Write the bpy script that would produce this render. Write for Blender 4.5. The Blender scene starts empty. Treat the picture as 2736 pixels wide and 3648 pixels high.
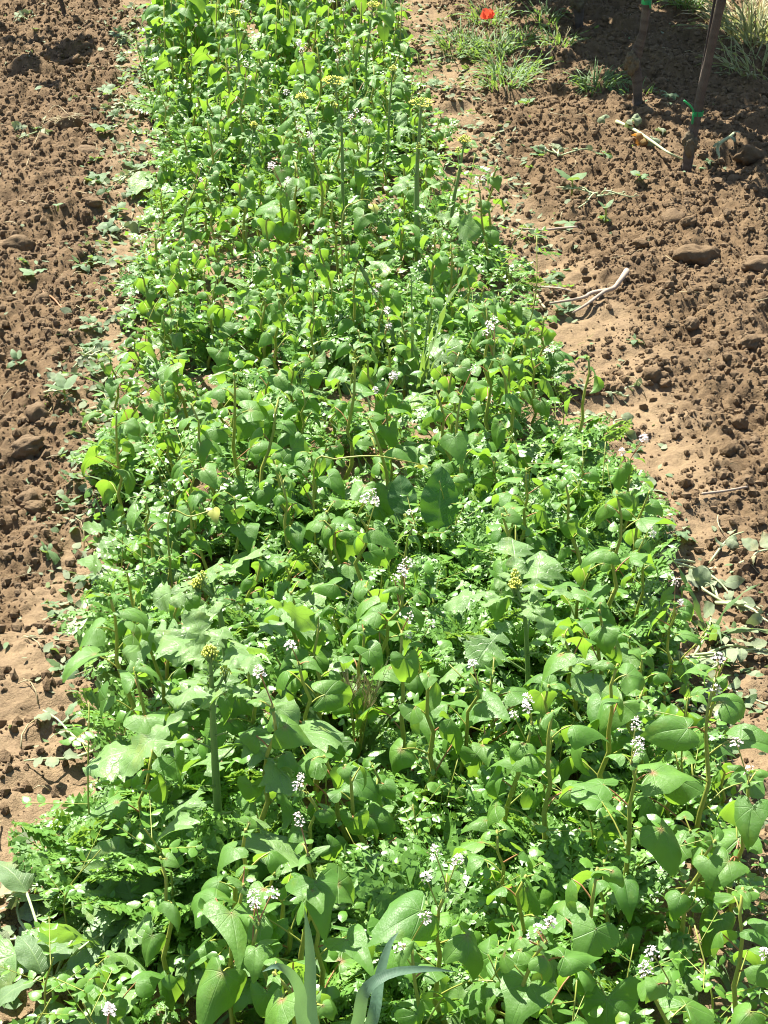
import bpy, math
import numpy as np
from mathutils import Vector, Matrix, Euler

R = math.radians
SC = bpy.context.scene
COL = SC.collection
rng = np.random.default_rng(11)
def U(a, b): return float(rng.uniform(a, b))

# ------------------------------------------------------------------ camera
CAM = np.array([-0.255, 0.0, 1.75])
PITCH, YAW, FPX = 28.5, 5.4, 6600.0
cam = bpy.data.objects.new('camera', bpy.data.cameras.new('camera'))
COL.objects.link(cam)
cam.location = CAM
cam.rotation_euler = (R(90 - PITCH), 0, R(-YAW))
cam.data.sensor_fit = 'VERTICAL'
cam.data.sensor_height = 24.0
cam.data.lens = 24.0 * FPX / 3648.0
cam.data.clip_start = 0.05
cam.data.clip_end = 1000
SC.camera = cam

# ------------------------------------------------------------------ light
SUN_EL, SUN_AZ = 57.0, -28.0           # the sun stands ahead and to the left, high
W = bpy.data.worlds.new('World'); SC.world = W; W.use_nodes = True
wn = W.node_tree
sky = wn.nodes.new('ShaderNodeTexSky'); sky.sky_type = 'NISHITA'; sky.sun_disc = False
sky.sun_elevation = R(SUN_EL); sky.sun_rotation = R(SUN_AZ)
bg = wn.nodes['Background']; bg.inputs['Strength'].default_value = 0.06
wn.links.new(sky.outputs[0], bg.inputs['Color'])
sl = bpy.data.lights.new('sun', 'SUN'); sl.energy = 5.0; sl.angle = R(0.53); sl.color = (1.0, 0.955, 0.87)
so = bpy.data.objects.new('sun', sl); COL.objects.link(so)
sd = Vector((math.sin(R(SUN_AZ)) * math.cos(R(SUN_EL)), math.cos(R(SUN_AZ)) * math.cos(R(SUN_EL)), math.sin(R(SUN_EL))))
so.rotation_euler = sd.to_track_quat('Z', 'Y').to_euler(); so.location = sd * 30
SC.view_settings.view_transform = 'Standard'
SC.view_settings.look = 'None'
SC.view_settings.gamma = 1.0
SC.view_settings.exposure = 1.86
SC.cycles.filter_width = 1.1
SC.cycles.max_bounces = 8
SC.cycles.transparent_max_bounces = 4

# ------------------------------------------------------------------ pixels of the photograph -> points of the place
_M = np.array(Euler(cam.rotation_euler).to_matrix())
def ray(px, py):
    d = _M @ np.array([(px - 1368.0) / FPX, -(py - 1824.0) / FPX, -1.0])
    return d / np.linalg.norm(d)
def at(px, py, z=0.0):
    d = ray(px, py); t = (z - CAM[2]) / d[2]
    return CAM + d * t
_FW = np.array([math.sin(R(YAW)), math.cos(R(YAW)), 0.0])
def at_plane(px, py, base, off=0.0):      # on the upright plane through base
    d = ray(px, py); t = (np.dot(np.asarray(base) - CAM, _FW) + off) / np.dot(d, _FW)
    return CAM + d * t
def px_size(p):                           # metres per photo pixel at p
    return np.dot(np.asarray(p) - CAM, -_M[:, 2]) / FPX

# ------------------------------------------------------------------ noise
def _hash(ix, iy, seed):
    h = (ix.astype(np.int64) * 374761393 + iy.astype(np.int64) * 668265263 + seed * 974634361) & 0xFFFFFFFF
    h = ((h ^ (h >> 13)) * 1274126177) & 0xFFFFFFFF
    h = h ^ (h >> 16)
    return (h & 0xFFFFFF) / float(0xFFFFFF)
def vnoise(x, y, seed=0):
    x = np.asarray(x, float); y = np.asarray(y, float)
    ix = np.floor(x); iy = np.floor(y); fx = x - ix; fy = y - iy
    fx = fx * fx * fx * (fx * (fx * 6 - 15) + 10); fy = fy * fy * fy * (fy * (fy * 6 - 15) + 10)
    a = _hash(ix, iy, seed); b = _hash(ix + 1, iy, seed); c = _hash(ix, iy + 1, seed); d = _hash(ix + 1, iy + 1, seed)
    return (a * (1 - fx) + b * fx) * (1 - fy) + (c * (1 - fx) + d * fx) * fy - 0.5
def fbm(x, y, oct=4, seed=0, gain=0.5):
    s = 0; a = 1.0; f = 1.0
    for k in range(oct):
        s = s + a * vnoise(x * f + 17.3 * k, y * f - 9.1 * k, seed + k); a *= gain; f *= 2.03
    return s
def sstep(a, b, x):
    t = np.clip((x - a) / (b - a), 0, 1); return t * t * (3 - 2 * t)

# ------------------------------------------------------------------ materials
def mat(name):
    m = bpy.data.materials.new(name); m.use_nodes = True
    m.node_tree.nodes.clear(); return m, m.node_tree
class G:
    """short node wiring"""
    def __init__(s, nt): s.nt = nt
    def n(s, t, **kw):
        nd = s.nt.nodes.new(t)
        for k, v in kw.items(): setattr(nd, k, v)
        return nd
    def l(s, a, b): s.nt.links.new(a, b)
    def put(s, sock, v):
        if isinstance(v, (int, float, tuple, list)): sock.default_value = v
        else: s.l(v, sock)
    def math(s, op, a, b=None, c=None, clamp=False):
        nd = s.n('ShaderNodeMath', operation=op); nd.use_clamp = clamp
        for i, v in enumerate((a, b, c)):
            if v is not None: s.put(nd.inputs[i], v)
        return nd.outputs[0]
    def mix(s, f, a, b, mode='MIX'):
        nd = s.n('ShaderNodeMix', data_type='RGBA', blend_type=mode)
        s.put(nd.inputs[0], f)
        for i, v in ((6, a), (7, b)):
            if isinstance(v, tuple) and len(v) == 3: v = v + (1,)
            s.put(nd.inputs[i], v)
        return nd.outputs[2]
    def maprange(s, v, a, b, c=0.0, d=1.0, smooth=False):
        nd = s.n('ShaderNodeMapRange'); nd.clamp = True
        if smooth: nd.interpolation_type = 'SMOOTHSTEP'
        s.put(nd.inputs[0], v)
        for i, x in enumerate((a, b, c, d)): nd.inputs[i + 1].default_value = x
        return nd.outputs[0]
    def noise(s, vec, scale, detail=3, rough=0.5):
        nd = s.n('ShaderNodeTexNoise'); nd.inputs['Scale'].default_value = scale
        nd.inputs['Detail'].default_value = detail; nd.inputs['Roughness'].default_value = rough
        if vec is not None: s.l(vec, nd.inputs['Vector'])
        return nd.outputs[0]
    def attr(s, name):
        nd = s.n('ShaderNodeAttribute'); nd.attribute_name = name; return nd.outputs['Fac']

def leaf_material(name, ca, cb, trans, under, veins=None, vein_col=(.24, .36, .13), heart=None, rough=.46, spec=.5, tmix=.40, bump=.35):
    m, nt = mat(name); g = G(nt)
    tone = g.attr('tone'); oi = g.n('ShaderNodeObjectInfo')
    uv = g.n('ShaderNodeUVMap'); uv.uv_map = 'uv'
    sep = g.n('ShaderNodeSeparateXYZ'); g.l(uv.outputs[0], sep.inputs[0])
    u, v = sep.outputs[0], sep.outputs[1]
    f = g.math('ADD', g.math('MULTIPLY', tone, .75), g.math('MULTIPLY', oi.outputs['Random'], .25))
    col = g.mix(f, ca, cb)
    tc = g.n('ShaderNodeTexCoord')
    nz = g.noise(tc.outputs['Object'], 55, 3, .6)
    col = g.mix(g.maprange(nz, .35, .7, 0, .35), col, tuple(c * .62 for c in ca))
    blo = g.noise(tc.outputs['Object'], 14, 3, .6)
    col = g.mix(g.maprange(blo, .60, .74, 0, .55), col, tuple(min(1, c * k) for c, k in zip(cb, (1.75, 1.12, .9))))
    h = nz
    if veins == 'palmate':
        ang = g.math('ARCTAN2', u, v); r = g.math('SQRT', g.math('ADD', g.math('MULTIPLY', u, u), g.math('MULTIPLY', v, v)))
        k = .785
        d = g.math('MULTIPLY', g.math('ABSOLUTE', g.math('SUBTRACT', g.math('FRACT', g.math('ADD', g.math('DIVIDE', ang, k), .5)), .5)), g.math('MULTIPLY', r, k))
        vm = g.maprange(d, .003, .014, .9, 0)
        fine = g.noise(uv.outputs[0], 22, 2, .5)
        vm2 = g.maprange(g.math('ABSOLUTE', g.math('SUBTRACT', fine, .5)), .0, .03, .35, 0)
        vm = g.math('MAXIMUM', vm, vm2)
        vm = g.math('MULTIPLY', vm, g.maprange(r, .1, .75, 1, .12))
    elif veins == 'pinnate':
        au = g.math('ABSOLUTE', u)
        mid = g.maprange(au, .02, .06, 1, 0)
        sv = g.math('ABSOLUTE', g.math('SUBTRACT', g.math('FRACT', g.math('SUBTRACT', g.math('MULTIPLY', v, 9.0), g.math('MULTIPLY', au, 2.2))), .5))
        side = g.maprange(sv, .0, .09, .75, 0)
        fine = g.noise(uv.outputs[0], 16, 2, .5)
        vm2 = g.maprange(g.math('ABSOLUTE', g.math('SUBTRACT', fine, .5)), .0, .035, .45, 0)
        vm = g.math('MAXIMUM', g.math('MAXIMUM', mid, side), vm2)
        r = None
    elif veins == 'blade':
        sv = g.math('ABSOLUTE', g.math('SUBTRACT', g.math('FRACT', g.math('MULTIPLY', u, 5.0)), .5))
        vm = g.maprange(sv, .0, .2, .5, 0)
    else:
        vm = None
    if vm is not None:
        col = g.mix(g.math('MULTIPLY', vm, .5 if veins != 'palmate' else .38), col, vein_col)
    if heart is not None and veins == 'palmate':
        hm = g.math('MULTIPLY', g.maprange(r, .02, .13, .85, 0), g.maprange(tone, .6, 1.0, 0, .7))
        col = g.mix(hm, col, heart)
    geo = g.n('ShaderNodeNewGeometry')
    col = g.mix(geo.outputs['Backfacing'], col, g.mix(.6, col, under))
    bp = g.n('ShaderNodeBump'); bp.inputs['Strength'].default_value = bump; bp.inputs['Distance'].default_value = .004
    wr = g.noise(tc.outputs['Object'], 190, 2, .55)
    hh = g.math('ADD', g.math('MULTIPLY', nz, .6), g.math('MULTIPLY', wr, .32))
    if vm is not None: hh = g.math('SUBTRACT', hh, g.math('MULTIPLY', vm, .5))
    g.l(hh, bp.inputs['Height'])
    p = g.n('ShaderNodeBsdfPrincipled'); g.l(col, p.inputs['Base Color'])
    p.inputs['Roughness'].default_value = rough; p.inputs['Specular IOR Level'].default_value = spec
    g.l(bp.outputs[0], p.inputs['Normal'])
    t = g.n('ShaderNodeBsdfTranslucent')
    tcol = g.mix(f, trans, tuple(c * .72 for c in trans))
    if vm is not None: tcol = g.mix(g.math('MULTIPLY', vm, .4), tcol, (.10, .16, .02))
    g.l(tcol, t.inputs['Color'])
    mx = g.n('ShaderNodeMixShader'); mx.inputs[0].default_value = tmix
    g.l(p.outputs[0], mx.inputs[1]); g.l(t.outputs[0], mx.inputs[2])
    o = g.n('ShaderNodeOutputMaterial'); g.l(mx.outputs[0], o.inputs[0])
    return m

def plain_material(name, ca, cb, rough=.6, spec=.4, scale=60, bump=.3, trans=None, tmix=.3, stretch=None):
    m, nt = mat(name); g = G(nt)
    tone = g.attr('tone'); tc = g.n('ShaderNodeTexCoord'); vec = tc.outputs['Object']
    if stretch:
        mp = g.n('ShaderNodeMapping'); mp.inputs['Scale'].default_value = stretch
        uv = g.n('ShaderNodeUVMap'); uv.uv_map = 'uv'
        g.l(uv.outputs[0], mp.inputs['Vector']); vec = mp.outputs[0]
    nz = g.noise(vec, scale, 4, .6)
    col = g.mix(g.math('ADD', g.math('MULTIPLY', tone, .6), g.maprange(nz, .3, .7, 0, .4)), ca, cb)
    p = g.n('ShaderNodeBsdfPrincipled'); g.l(col, p.inputs['Base Color'])
    p.inputs['Roughness'].default_value = rough; p.inputs['Specular IOR Level'].default_value = spec
    bp = g.n('ShaderNodeBump'); bp.inputs['Strength'].default_value = bump; bp.inputs['Distance'].default_value = .004
    g.l(nz, bp.inputs['Height']); g.l(bp.outputs[0], p.inputs['Normal'])
    o = g.n('ShaderNodeOutputMaterial'); out = p.outputs[0]
    if trans:
        t = g.n('ShaderNodeBsdfTranslucent'); t.inputs['Color'].default_value = trans + (1,)
        mx = g.n('ShaderNodeMixShader'); mx.inputs[0].default_value = tmix
        g.l(out, mx.inputs[1]); g.l(t.outputs[0], mx.inputs[2]); out = mx.outputs[0]
    g.l(out, o.inputs[0]); return m

def soil_material(name, zoned):
    m, nt = mat(name); g = G(nt)
    tc = g.n('ShaderNodeTexCoord'); geo = g.n('ShaderNodeNewGeometry'); pos = geo.outputs['Position']
    n1 = g.noise(pos, 3.2, 4, .6); n2 = g.noise(pos, 26, 5, .65); n3 = g.noise(pos, 170, 4, .7); n4 = g.noise(pos, 520, 2, .6)
    moist = (.104, .068, .034); tan = (.186, .128, .067); crust = (.262, .190, .105)
    col = g.mix(g.maprange(n2, .34, .66), moist, tan)
    col = g.mix(g.maprange(n1, .35, .7, 0, .55), col, (.140, .098, .056))
    if zoned:
        sm = g.attr('smooth')
        cr = g.mix(g.maprange(n2, .3, .7), crust, (.205, .146, .086))
        col = g.mix(g.math('MULTIPLY', sm, g.maprange(n1, .25, .6, .75, 1)), col, cr)
    else:
        tone = g.attr('tone')
        col = g.mix(g.math('MULTIPLY', tone, .6), col, (.205, .149, .090))
    col = g.mix(g.maprange(n3, .3, .72, .0, .5), col, (.085, .052, .033))
    col = g.mix(g.maprange(n4, .62, .75, .0, .5), col, (.33, .24, .145))
    p = g.n('ShaderNodeBsdfPrincipled'); g.l(col, p.inputs['Base Color'])
    p.inputs['Roughness'].default_value = .95; p.inputs['Specular IOR Level'].default_value = .12
    hh = g.math('ADD', g.math('MULTIPLY', n2, .7), g.math('ADD', g.math('MULTIPLY', n3, .45), g.math('MULTIPLY', n4, .2)))
    bp = g.n('ShaderNodeBump'); bp.inputs['Strength'].default_value = .8; bp.inputs['Distance'].default_value = .012
    g.l(hh, bp.inputs['Height']); g.l(bp.outputs[0], p.inputs['Normal'])
    o = g.n('ShaderNodeOutputMaterial'); g.l(p.outputs[0], o.inputs[0])
    return m

M = {}
M['soil'] = soil_material('soil', True)
M['clod'] = soil_material('clod', False)
M['buck'] = leaf_material('buckwheat_leaf', (.066, .178, .024), (.130, .275, .036), (.30, .54, .040), (.16, .27, .08),
                          'palmate', heart=(.42, .10, .10), rough=.50, spec=.55, tmix=.40, bump=.45)
M['must'] = leaf_material('mustard_leaf', (.118, .232, .060), (.190, .325, .085), (.29, .52, .05), (.17, .26, .13),
                          'pinnate', vein_col=(.26, .38, .17), rough=.46, spec=.6, tmix=.36, bump=.45)
M['fern'] = leaf_material('phacelia_leaf', (.090, .222, .036), (.160, .315, .048), (.30, .50, .05), (.16, .25, .12), None, rough=.45, spec=.6, tmix=.33)
M['vetch'] = leaf_material('vetch_leaf', (.078, .205, .024), (.148, .305, .036), (.30, .55, .04), (.14, .24, .10), None, rough=.40, spec=.75, tmix=.38)
M['weed'] = leaf_material('weed_leaf', (.085, .165, .065), (.150, .235, .100), (.30, .45, .07), (.20, .28, .15), 'pinnate', rough=.5, spec=.45, tmix=.33)
M['dock'] = leaf_material('dock_leaf', (.045, .125, .035), (.065, .155, .045), (.15, .36, .02), (.10, .19, .07), 'pinnate', rough=.5, spec=.4, tmix=.36)
M['wilt'] = leaf_material('wilted_leaf', (.170, .225, .125), (.270, .290, .190), (.25, .32, .10), (.28, .32, .22), 'pinnate', rough=.65, spec=.25, tmix=.25)
M['cereal'] = leaf_material('cereal_blade', (.105, .205, .130), (.140, .240, .145), (.22, .42, .10), (.13, .22, .15), 'blade', vein_col=(.16, .27, .19), rough=.45, spec=.45, tmix=.3)
M['grass'] = leaf_material('grass_blade', (.095, .190, .065), (.190, .270, .105), (.28, .45, .06), (.16, .24, .10), 'blade', rough=.5, spec=.4, tmix=.35)
M['drygrass'] = leaf_material('dry_grass_blade', (.20, .26, .085), (.40, .38, .20), (.38, .42, .12), (.3, .32, .18), 'blade', rough=.6, spec=.3, tmix=.3)
M['straw'] = plain_material('straw', (.33, .27, .13), (.46, .40, .24), rough=.6, trans=(.35, .30, .12), tmix=.2)
M['stem'] = plain_material('green_stem', (.26, .32, .060), (.42, .42, .090), rough=.45, scale=30, bump=.1, trans=(.32, .34, .03), tmix=.22)
M['redstem'] = plain_material('reddish_stem', (.34, .20, .075), (.42, .17, .09), rough=.45, scale=30, bump=.1, trans=(.4, .22, .04), tmix=.2)
M['mstem'] = plain_material('mustard_stem', (.130, .210, .060), (.190, .270, .085), rough=.5, scale=40, bump=.15)
M['petal'] = plain_material('white_petal', (.78, .73, .73), (.80, .62, .64), rough=.6, scale=200, bump=0, trans=(.85, .83, .82), tmix=.38)
M['bud'] = plain_material('pink_bud', (.72, .52, .48), (.74, .72, .55), rough=.6, scale=200, bump=0)
M['yellow'] = plain_material('yellow_petal', (.78, .70, .06), (.84, .76, .12), rough=.55, scale=200, bump=0, trans=(.8, .7, .03), tmix=.35)
M['gbud'] = plain_material('green_bud', (.36, .44, .07), (.55, .56, .08), rough=.55, scale=200, bump=0)
M['mauve'] = plain_material('mauve_petal', (.26, .22, .36), (.36, .30, .45), rough=.6, scale=200, bump=0)
M['poppy'] = plain_material('poppy_petal', (.74, .20, .11), (.80, .32, .20), rough=.5, scale=120, bump=.1, trans=(.8, .10, .04), tmix=.4)
M['bark'] = plain_material('vine_bark', (.060, .044, .033), (.200, .160, .125), rough=.9, spec=.15, scale=7, bump=1.0, stretch=(9, 1.2, 1))
M['burl'] = plain_material('vine_burl', (.060, .046, .030), (.200, .165, .105), rough=.95, spec=.1, scale=120, bump=1.0)
M['rod'] = plain_material('rusty_rod', (.030, .022, .020), (.060, .042, .034), rough=.7, scale=80)
M['tie'] = plain_material('green_tie', (.020, .26, .08), (.03, .31, .11), rough=.4, scale=80, bump=0, trans=(.03, .5, .1), tmix=.25)
M['wood'] = plain_material('dead_wood', (.30, .235, .175), (.44, .36, .28), rough=.85, spec=.2, scale=8, bump=.6, stretch=(7, 1.5, 1))
M['shoot'] = plain_material('pale_shoot', (.28, .34, .16), (.40, .44, .24), rough=.55, scale=40)
M['brownleaf'] = plain_material('brown_leaf', (.30, .135, .030), (.22, .16, .05), rough=.7, scale=60, bump=.4, trans=(.5, .22, .03), tmix=.35)
M['vineleaf'] = leaf_material('vine_leaf', (.060, .140, .040), (.100, .190, .055), (.28, .46, .04), (.14, .22, .10), 'palmate', rough=.45)

# ------------------------------------------------------------------ mesh collecting
class MB:
    def __init__(s): s.V = []; s.UV = []; s.T = []; s.F = []; s.n = 0
    def add(s, V, F, UV=None, tone=.5, mat=0):
        V = np.asarray(V, float)
        s.V.append(V); k = len(V)
        s.UV.append(np.zeros((k, 2)) if UV is None else UV)
        s.T.append(np.full(k, tone) if np.isscalar(tone) else tone)
        for f in F:
            f = np.asarray(f, np.int64)
            if len(f): s.F.append((f + s.n, mat))
        s.n += k
        return s
    def build(s, name, mats, parent=None, smooth=True):
        V = np.concatenate(s.V); UV = np.concatenate(s.UV); T = np.concatenate(s.T)
        me = bpy.data.meshes.new(name)
        loops = np.concatenate([f.ravel() for f, _ in s.F])
        tot = np.concatenate([np.full(len(f), f.shape[1]) for f, _ in s.F])
        mi = np.concatenate([np.full(len(f), k) for f, k in s.F])
        start = np.concatenate([[0], np.cumsum(tot)[:-1]])
        me.vertices.add(len(V)); me.vertices.foreach_set('co', V.astype(np.float32).ravel())
        me.loops.add(len(loops)); me.loops.foreach_set('vertex_index', loops.astype(np.int32))
        me.polygons.add(len(tot)); me.polygons.foreach_set('loop_start', start.astype(np.int32))
        me.polygons.foreach_set('material_index', mi.astype(np.int32))
        me.polygons.foreach_set('use_smooth', np.full(len(tot), smooth))
        uvl = me.uv_layers.new(name='uv'); uvl.data.foreach_set('uv', UV[loops].astype(np.float32).ravel())
        a = me.attributes.new('tone', 'FLOAT', 'POINT'); a.data.foreach_set('value', T.astype(np.float32))
        for x in (mats if isinstance(mats, (list, tuple)) else [mats]): me.materials.append(M[x])
        me.update(calc_edges=True); me.validate()
        o = bpy.data.objects.new(name, me); COL.objects.link(o)
        if parent: o.parent = parent
        return o

def frame(p, az, pitch, roll=0.0):
    """columns x, y (leaf axis), z (leaf normal), then the origin"""
    ca, sa, ct, st = math.cos(az), math.sin(az), math.cos(pitch), math.sin(pitch)
    y = np.array([ca * ct, sa * ct, st]); x = np.array([sa, -ca, 0.0]); z = np.cross(x, y)
    cr, sr = math.cos(roll), math.sin(roll)
    x2 = x * cr - z * sr; z2 = z * cr + x * sr
    return np.column_stack([x2, y, z2]), np.asarray(p, float)
def put(mb, leaf, p, az, pitch, roll=0, size=1.0, tone=.5, mat=0):
    V, F, UV = leaf; A, o = frame(p, az, pitch, roll)
    mb.add((V * size) @ A.T + o, F, UV, tone, mat)

def bend(V, kx, ky, twist=0.0):
    """curl a flat leaf: kx across, ky along (radians per unit length, positive = down)"""
    x, y, z = V[:, 0], V[:, 1], V[:, 2]
    if twist:
        t = twist * y; x, z = x * np.cos(t) - z * np.sin(t), x * np.sin(t) + z * np.cos(t)
    if abs(kx) > 1e-4:
        z = z - (1 - np.cos(kx * x)) / kx; x = np.sin(kx * x) / kx
    if abs(ky) > 1e-4:
        a = ky * y; y2 = np.sin(a) / ky + z * np.sin(a); z2 = -(1 - np.cos(a)) / ky + z * np.cos(a); y, z = y2, z2
    return np.column_stack([x, y, z])

_HO = np.array([(0, -.03), (.07, -.13), (.17, -.215), (.29, -.235), (.40, -.17), (.46, -.05), (.455, .10), (.40, .27), (.315, .44), (.21, .62), (.115, .79), (.045, .93), (0, 1.0)])
_AR = np.array([(0, -.03), (.07, -.12), (.18, -.25), (.33, -.33), (.46, -.30), (.485, -.16), (.43, .02), (.36, .18), (.285, .36), (.20, .57), (.11, .77), (.045, .92), (0, 1.0)])
def heart_leaf(wd=1.0, lobe=1.0, kx=1.2, ky=1.0, ripple=.03, rings=5, fold=0.0):
    t = rng.random(); o = _HO * (1 - t) + _AR * t; o[:, 0] *= wd; o[o[:, 1] < 0, 1] *= lobe
    full = np.concatenate([o, (o[1:-1] * [-1, 1])[::-1]])
    k = len(full)
    an = np.arange(k) / k * 6.283
    full = full * (1 + rng.normal(0, .022, k) + .045 * np.sin(3 * an + U(0, 6)) + .035 * np.sin(7 * an + U(0, 6)))[:, None]
    ts = (np.arange(1, rings + 1) / rings)
    P = np.concatenate([[[0, 0]], (ts[:, None, None] * full[None]).reshape(-1, 2)])
    uv = P.copy()
    r = np.hypot(P[:, 0], P[:, 1]); th = np.arctan2(P[:, 0], P[:, 1])
    ph = rng.uniform(0, 6.28, 3)
    z = ripple * r * (np.sin(3 * th + ph[0]) + .7 * np.sin(5 * th + ph[1])) + .35 * ripple * np.sin(9 * P[:, 0] + ph[2]) * np.sin(8 * P[:, 1])
    z = z - fold * np.abs(P[:, 0])
    # raised between the main veins
    z = z + .012 * r * np.abs(np.sin(th / .785 * np.pi))
    V = bend(np.column_stack([P, z]), kx, ky, rng.normal(0, .35))
    i = np.arange(k); j = (i + 1) % k
    F = [np.column_stack([np.zeros(k, int), 1 + i, 1 + j])]
    q = []
    for a in range(rings - 1):
        q.append(np.column_stack([1 + a * k + i, 1 + a * k + j, 1 + (a + 1) * k + j, 1 + (a + 1) * k + i]))
    F.append(np.concatenate(q)[:, ::-1])
    return V, F, uv

def strip_leaf(w, nv=14, nu=5, kx=.6, ky=1.0, ripple=.02, twist=0.0, fold=0.0, tooth=0.0, asym=0.0):
    """w(v): half width along the leaf (unit length)"""
    v = np.linspace(0, 1, nv + 1); u = np.linspace(-1, 1, nu)
    ww = np.array([w(t) for t in v])
    X = np.zeros((nv + 1, nu)); Y = np.repeat(v[:, None], nu, 1)
    for k, uu in enumerate(u):
        e = ww * (1 + tooth * rng.normal(0, 1, nv + 1) * (abs(uu) > .99)) * (1 + asym * np.sign(uu))
        X[:, k] = uu * e
    Y = Y + (tooth * .15 * rng.normal(0, .3, Y.shape)) * (np.abs(u)[None] > .99)
    ph = rng.uniform(0, 6.28, 2)
    Z = ripple * np.abs(u)[None] * np.sin(v[:, None] * 17 + ph[0] + np.sign(u)[None]) - fold * np.abs(X) \
        + .25 * ripple * np.sin(v[:, None] * 31 + ph[1]) * (1 - u[None] ** 2)
    V = bend(np.column_stack([X.ravel(), Y.ravel(), Z.ravel()]), kx, ky, twist)
    uv = np.column_stack([np.tile(u, nv + 1), np.repeat(v, nu)])
    i = (np.arange(nv)[:, None] * nu + np.arange(nu - 1)[None]).ravel()
    return V, [np.column_stack([i, i + 1, i + nu + 1, i + nu])], uv

def ovate(W=.3, **kw): return strip_leaf(lambda t: .012 + W * math.sin(math.pi * min(1, t) ** .78) ** .85 if 0 < t < 1 else .004, **kw)
def blade(W=.02, **kw): return strip_leaf(lambda t: W * (1 - t ** 2.5) * min(1, .55 + 2 * t) + .0004, **kw)
_lobes = None
def mustard_leaf(term=.25, ky=.9, small=False):
    c = [(.20, .08, .034), (.33, .14, .044), (.47, .20, .050)] if not small else [(.3, .08, .05), (.45, .13, .06)]
    def w(t):
        x = .014 if t < .16 else .05
        for m, a, s in c:
            x = max(x, a * math.exp(-((t - m) / s) ** 4) + .01)
        if t > .57:
            s = (t - .57) / .43
            x = max(x, term * (math.sin(math.pi * s ** .72) ** .75 if s < 1 else .02) * (1 + .12 * math.cos(s * 24)) + .012)
        return x * (1 + .10 * math.cos(t * 74))
    return strip_leaf(w, nv=44, nu=7, kx=U(.3, 1.6), ky=ky, ripple=.03, tooth=.03, fold=U(-.15, .3), twist=rng.normal(0, .4))

def fern_leaf(n=8, ky=1.2):
    Vs, Fs, c = [], [], 0
    def quad(a, b, w):
        nonlocal c
        a, b = np.array(a), np.array(b); d = b - a; p = np.array([-d[1], d[0]]) * w
        m = a + d * .5
        Vs.extend([a, m + p, b, m - p]); Fs.append([c, c + 3, c + 2, c + 1]); c += 4
    quad((0, 0), (0, 1), .012)
    for k in range(n):
        y = .18 + .78 * k / (n - 1); ll = .30 * math.sin(math.pi * (.25 + .72 * k / (n - 1))) + .03
        for s in (-1, 1):
            an = R(U(38, 62)); d = np.array([s * math.sin(an), math.cos(an)]); o = np.array([0, y])
            e = o + d * ll; quad(o, e, .17)
            pn = np.array([-d[1], d[0]])
            for q in (.35, .6, .82):
                b = o + d * ll * q
                for t in (-1, 1):
                    dd = d * .6 + pn * t * .8
                    quad(b, b + dd * ll * (.42 - .25 * abs(q - .5)), .25)
    P = np.array(Vs); z = rng.normal(0, .012, len(P)) - .15 * np.abs(P[:, 0])
    V = bend(np.column_stack([P, z]), U(.3, 1.2), ky, rng.normal(0, .5))
    return V, [np.array(Fs)], P

def tube(mb, pts, rad, n=6, tone=.5, mat=0, cap=True, rough=0.0):
    P = np.asarray(pts, float); k = len(P); rad = np.broadcast_to(np.asarray(rad, float), (k,)).copy()
    T = np.gradient(P, axis=0); T /= np.linalg.norm(T, axis=1)[:, None] + 1e-12
    a = np.array([0, 0, 1.0]) if abs(T[0][2]) < .9 else np.array([1.0, 0, 0])
    V = []; UV = []; L = 0
    th = np.arange(n) / n * 2 * math.pi
    for i in range(k):
        x = np.cross(a, T[i]); x /= np.linalg.norm(x) + 1e-12; y = np.cross(T[i], x); a = y if i == 0 else y
        rr = rad[i] * (1 + (rng.normal(0, rough, n) if rough else 0))
        V.append(P[i] + np.outer(np.cos(th) * rr, x) + np.outer(np.sin(th) * rr, y))
        if i: L += np.linalg.norm(P[i] - P[i - 1])
        UV.append(np.column_stack([np.arange(n) / n, np.full(n, L * 8)]))
        a = x if False else a
    V = np.concatenate(V); UV = np.concatenate(UV)
    i = np.arange(n); j = (i + 1) % n; F = []
    for r in range(k - 1): F.append(np.column_stack([r * n + i, r * n + j, (r + 1) * n + j, (r + 1) * n + i]))
    F = [np.concatenate(F)]
    if cap:
        V = np.concatenate([V, P[:1], P[-1:]]); UV = np.concatenate([UV, [[.5, 0], [.5, 1]]])
        F.append(np.column_stack([np.full(n, k * n), j, i])); F.append(np.column_stack([np.full(n, k * n + 1), (k - 1) * n + i, (k - 1) * n + j]))
    mb.add(V, F, UV, tone, mat)
def curve(pts, n=12):
    """smooth path through points"""
    P = np.asarray(pts, float); k = len(P)
    if k < 3: return np.array([P[0] + (P[-1] - P[0]) * t for t in np.linspace(0, 1, n)])
    E = np.concatenate([[2 * P[0] - P[1]], P, [2 * P[-1] - P[-2]]]); out = []
    for t in np.linspace(0, k - 1 - 1e-9, n):
        i = int(t); f = t - i; a, b, c, d = E[i:i + 4]
        out.append(.5 * (2 * b + (c - a) * f + (2 * a - 5 * b + 4 * c - d) * f * f + (3 * b - a - 3 * c + d) * f ** 3))
    return np.array(out)

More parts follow.
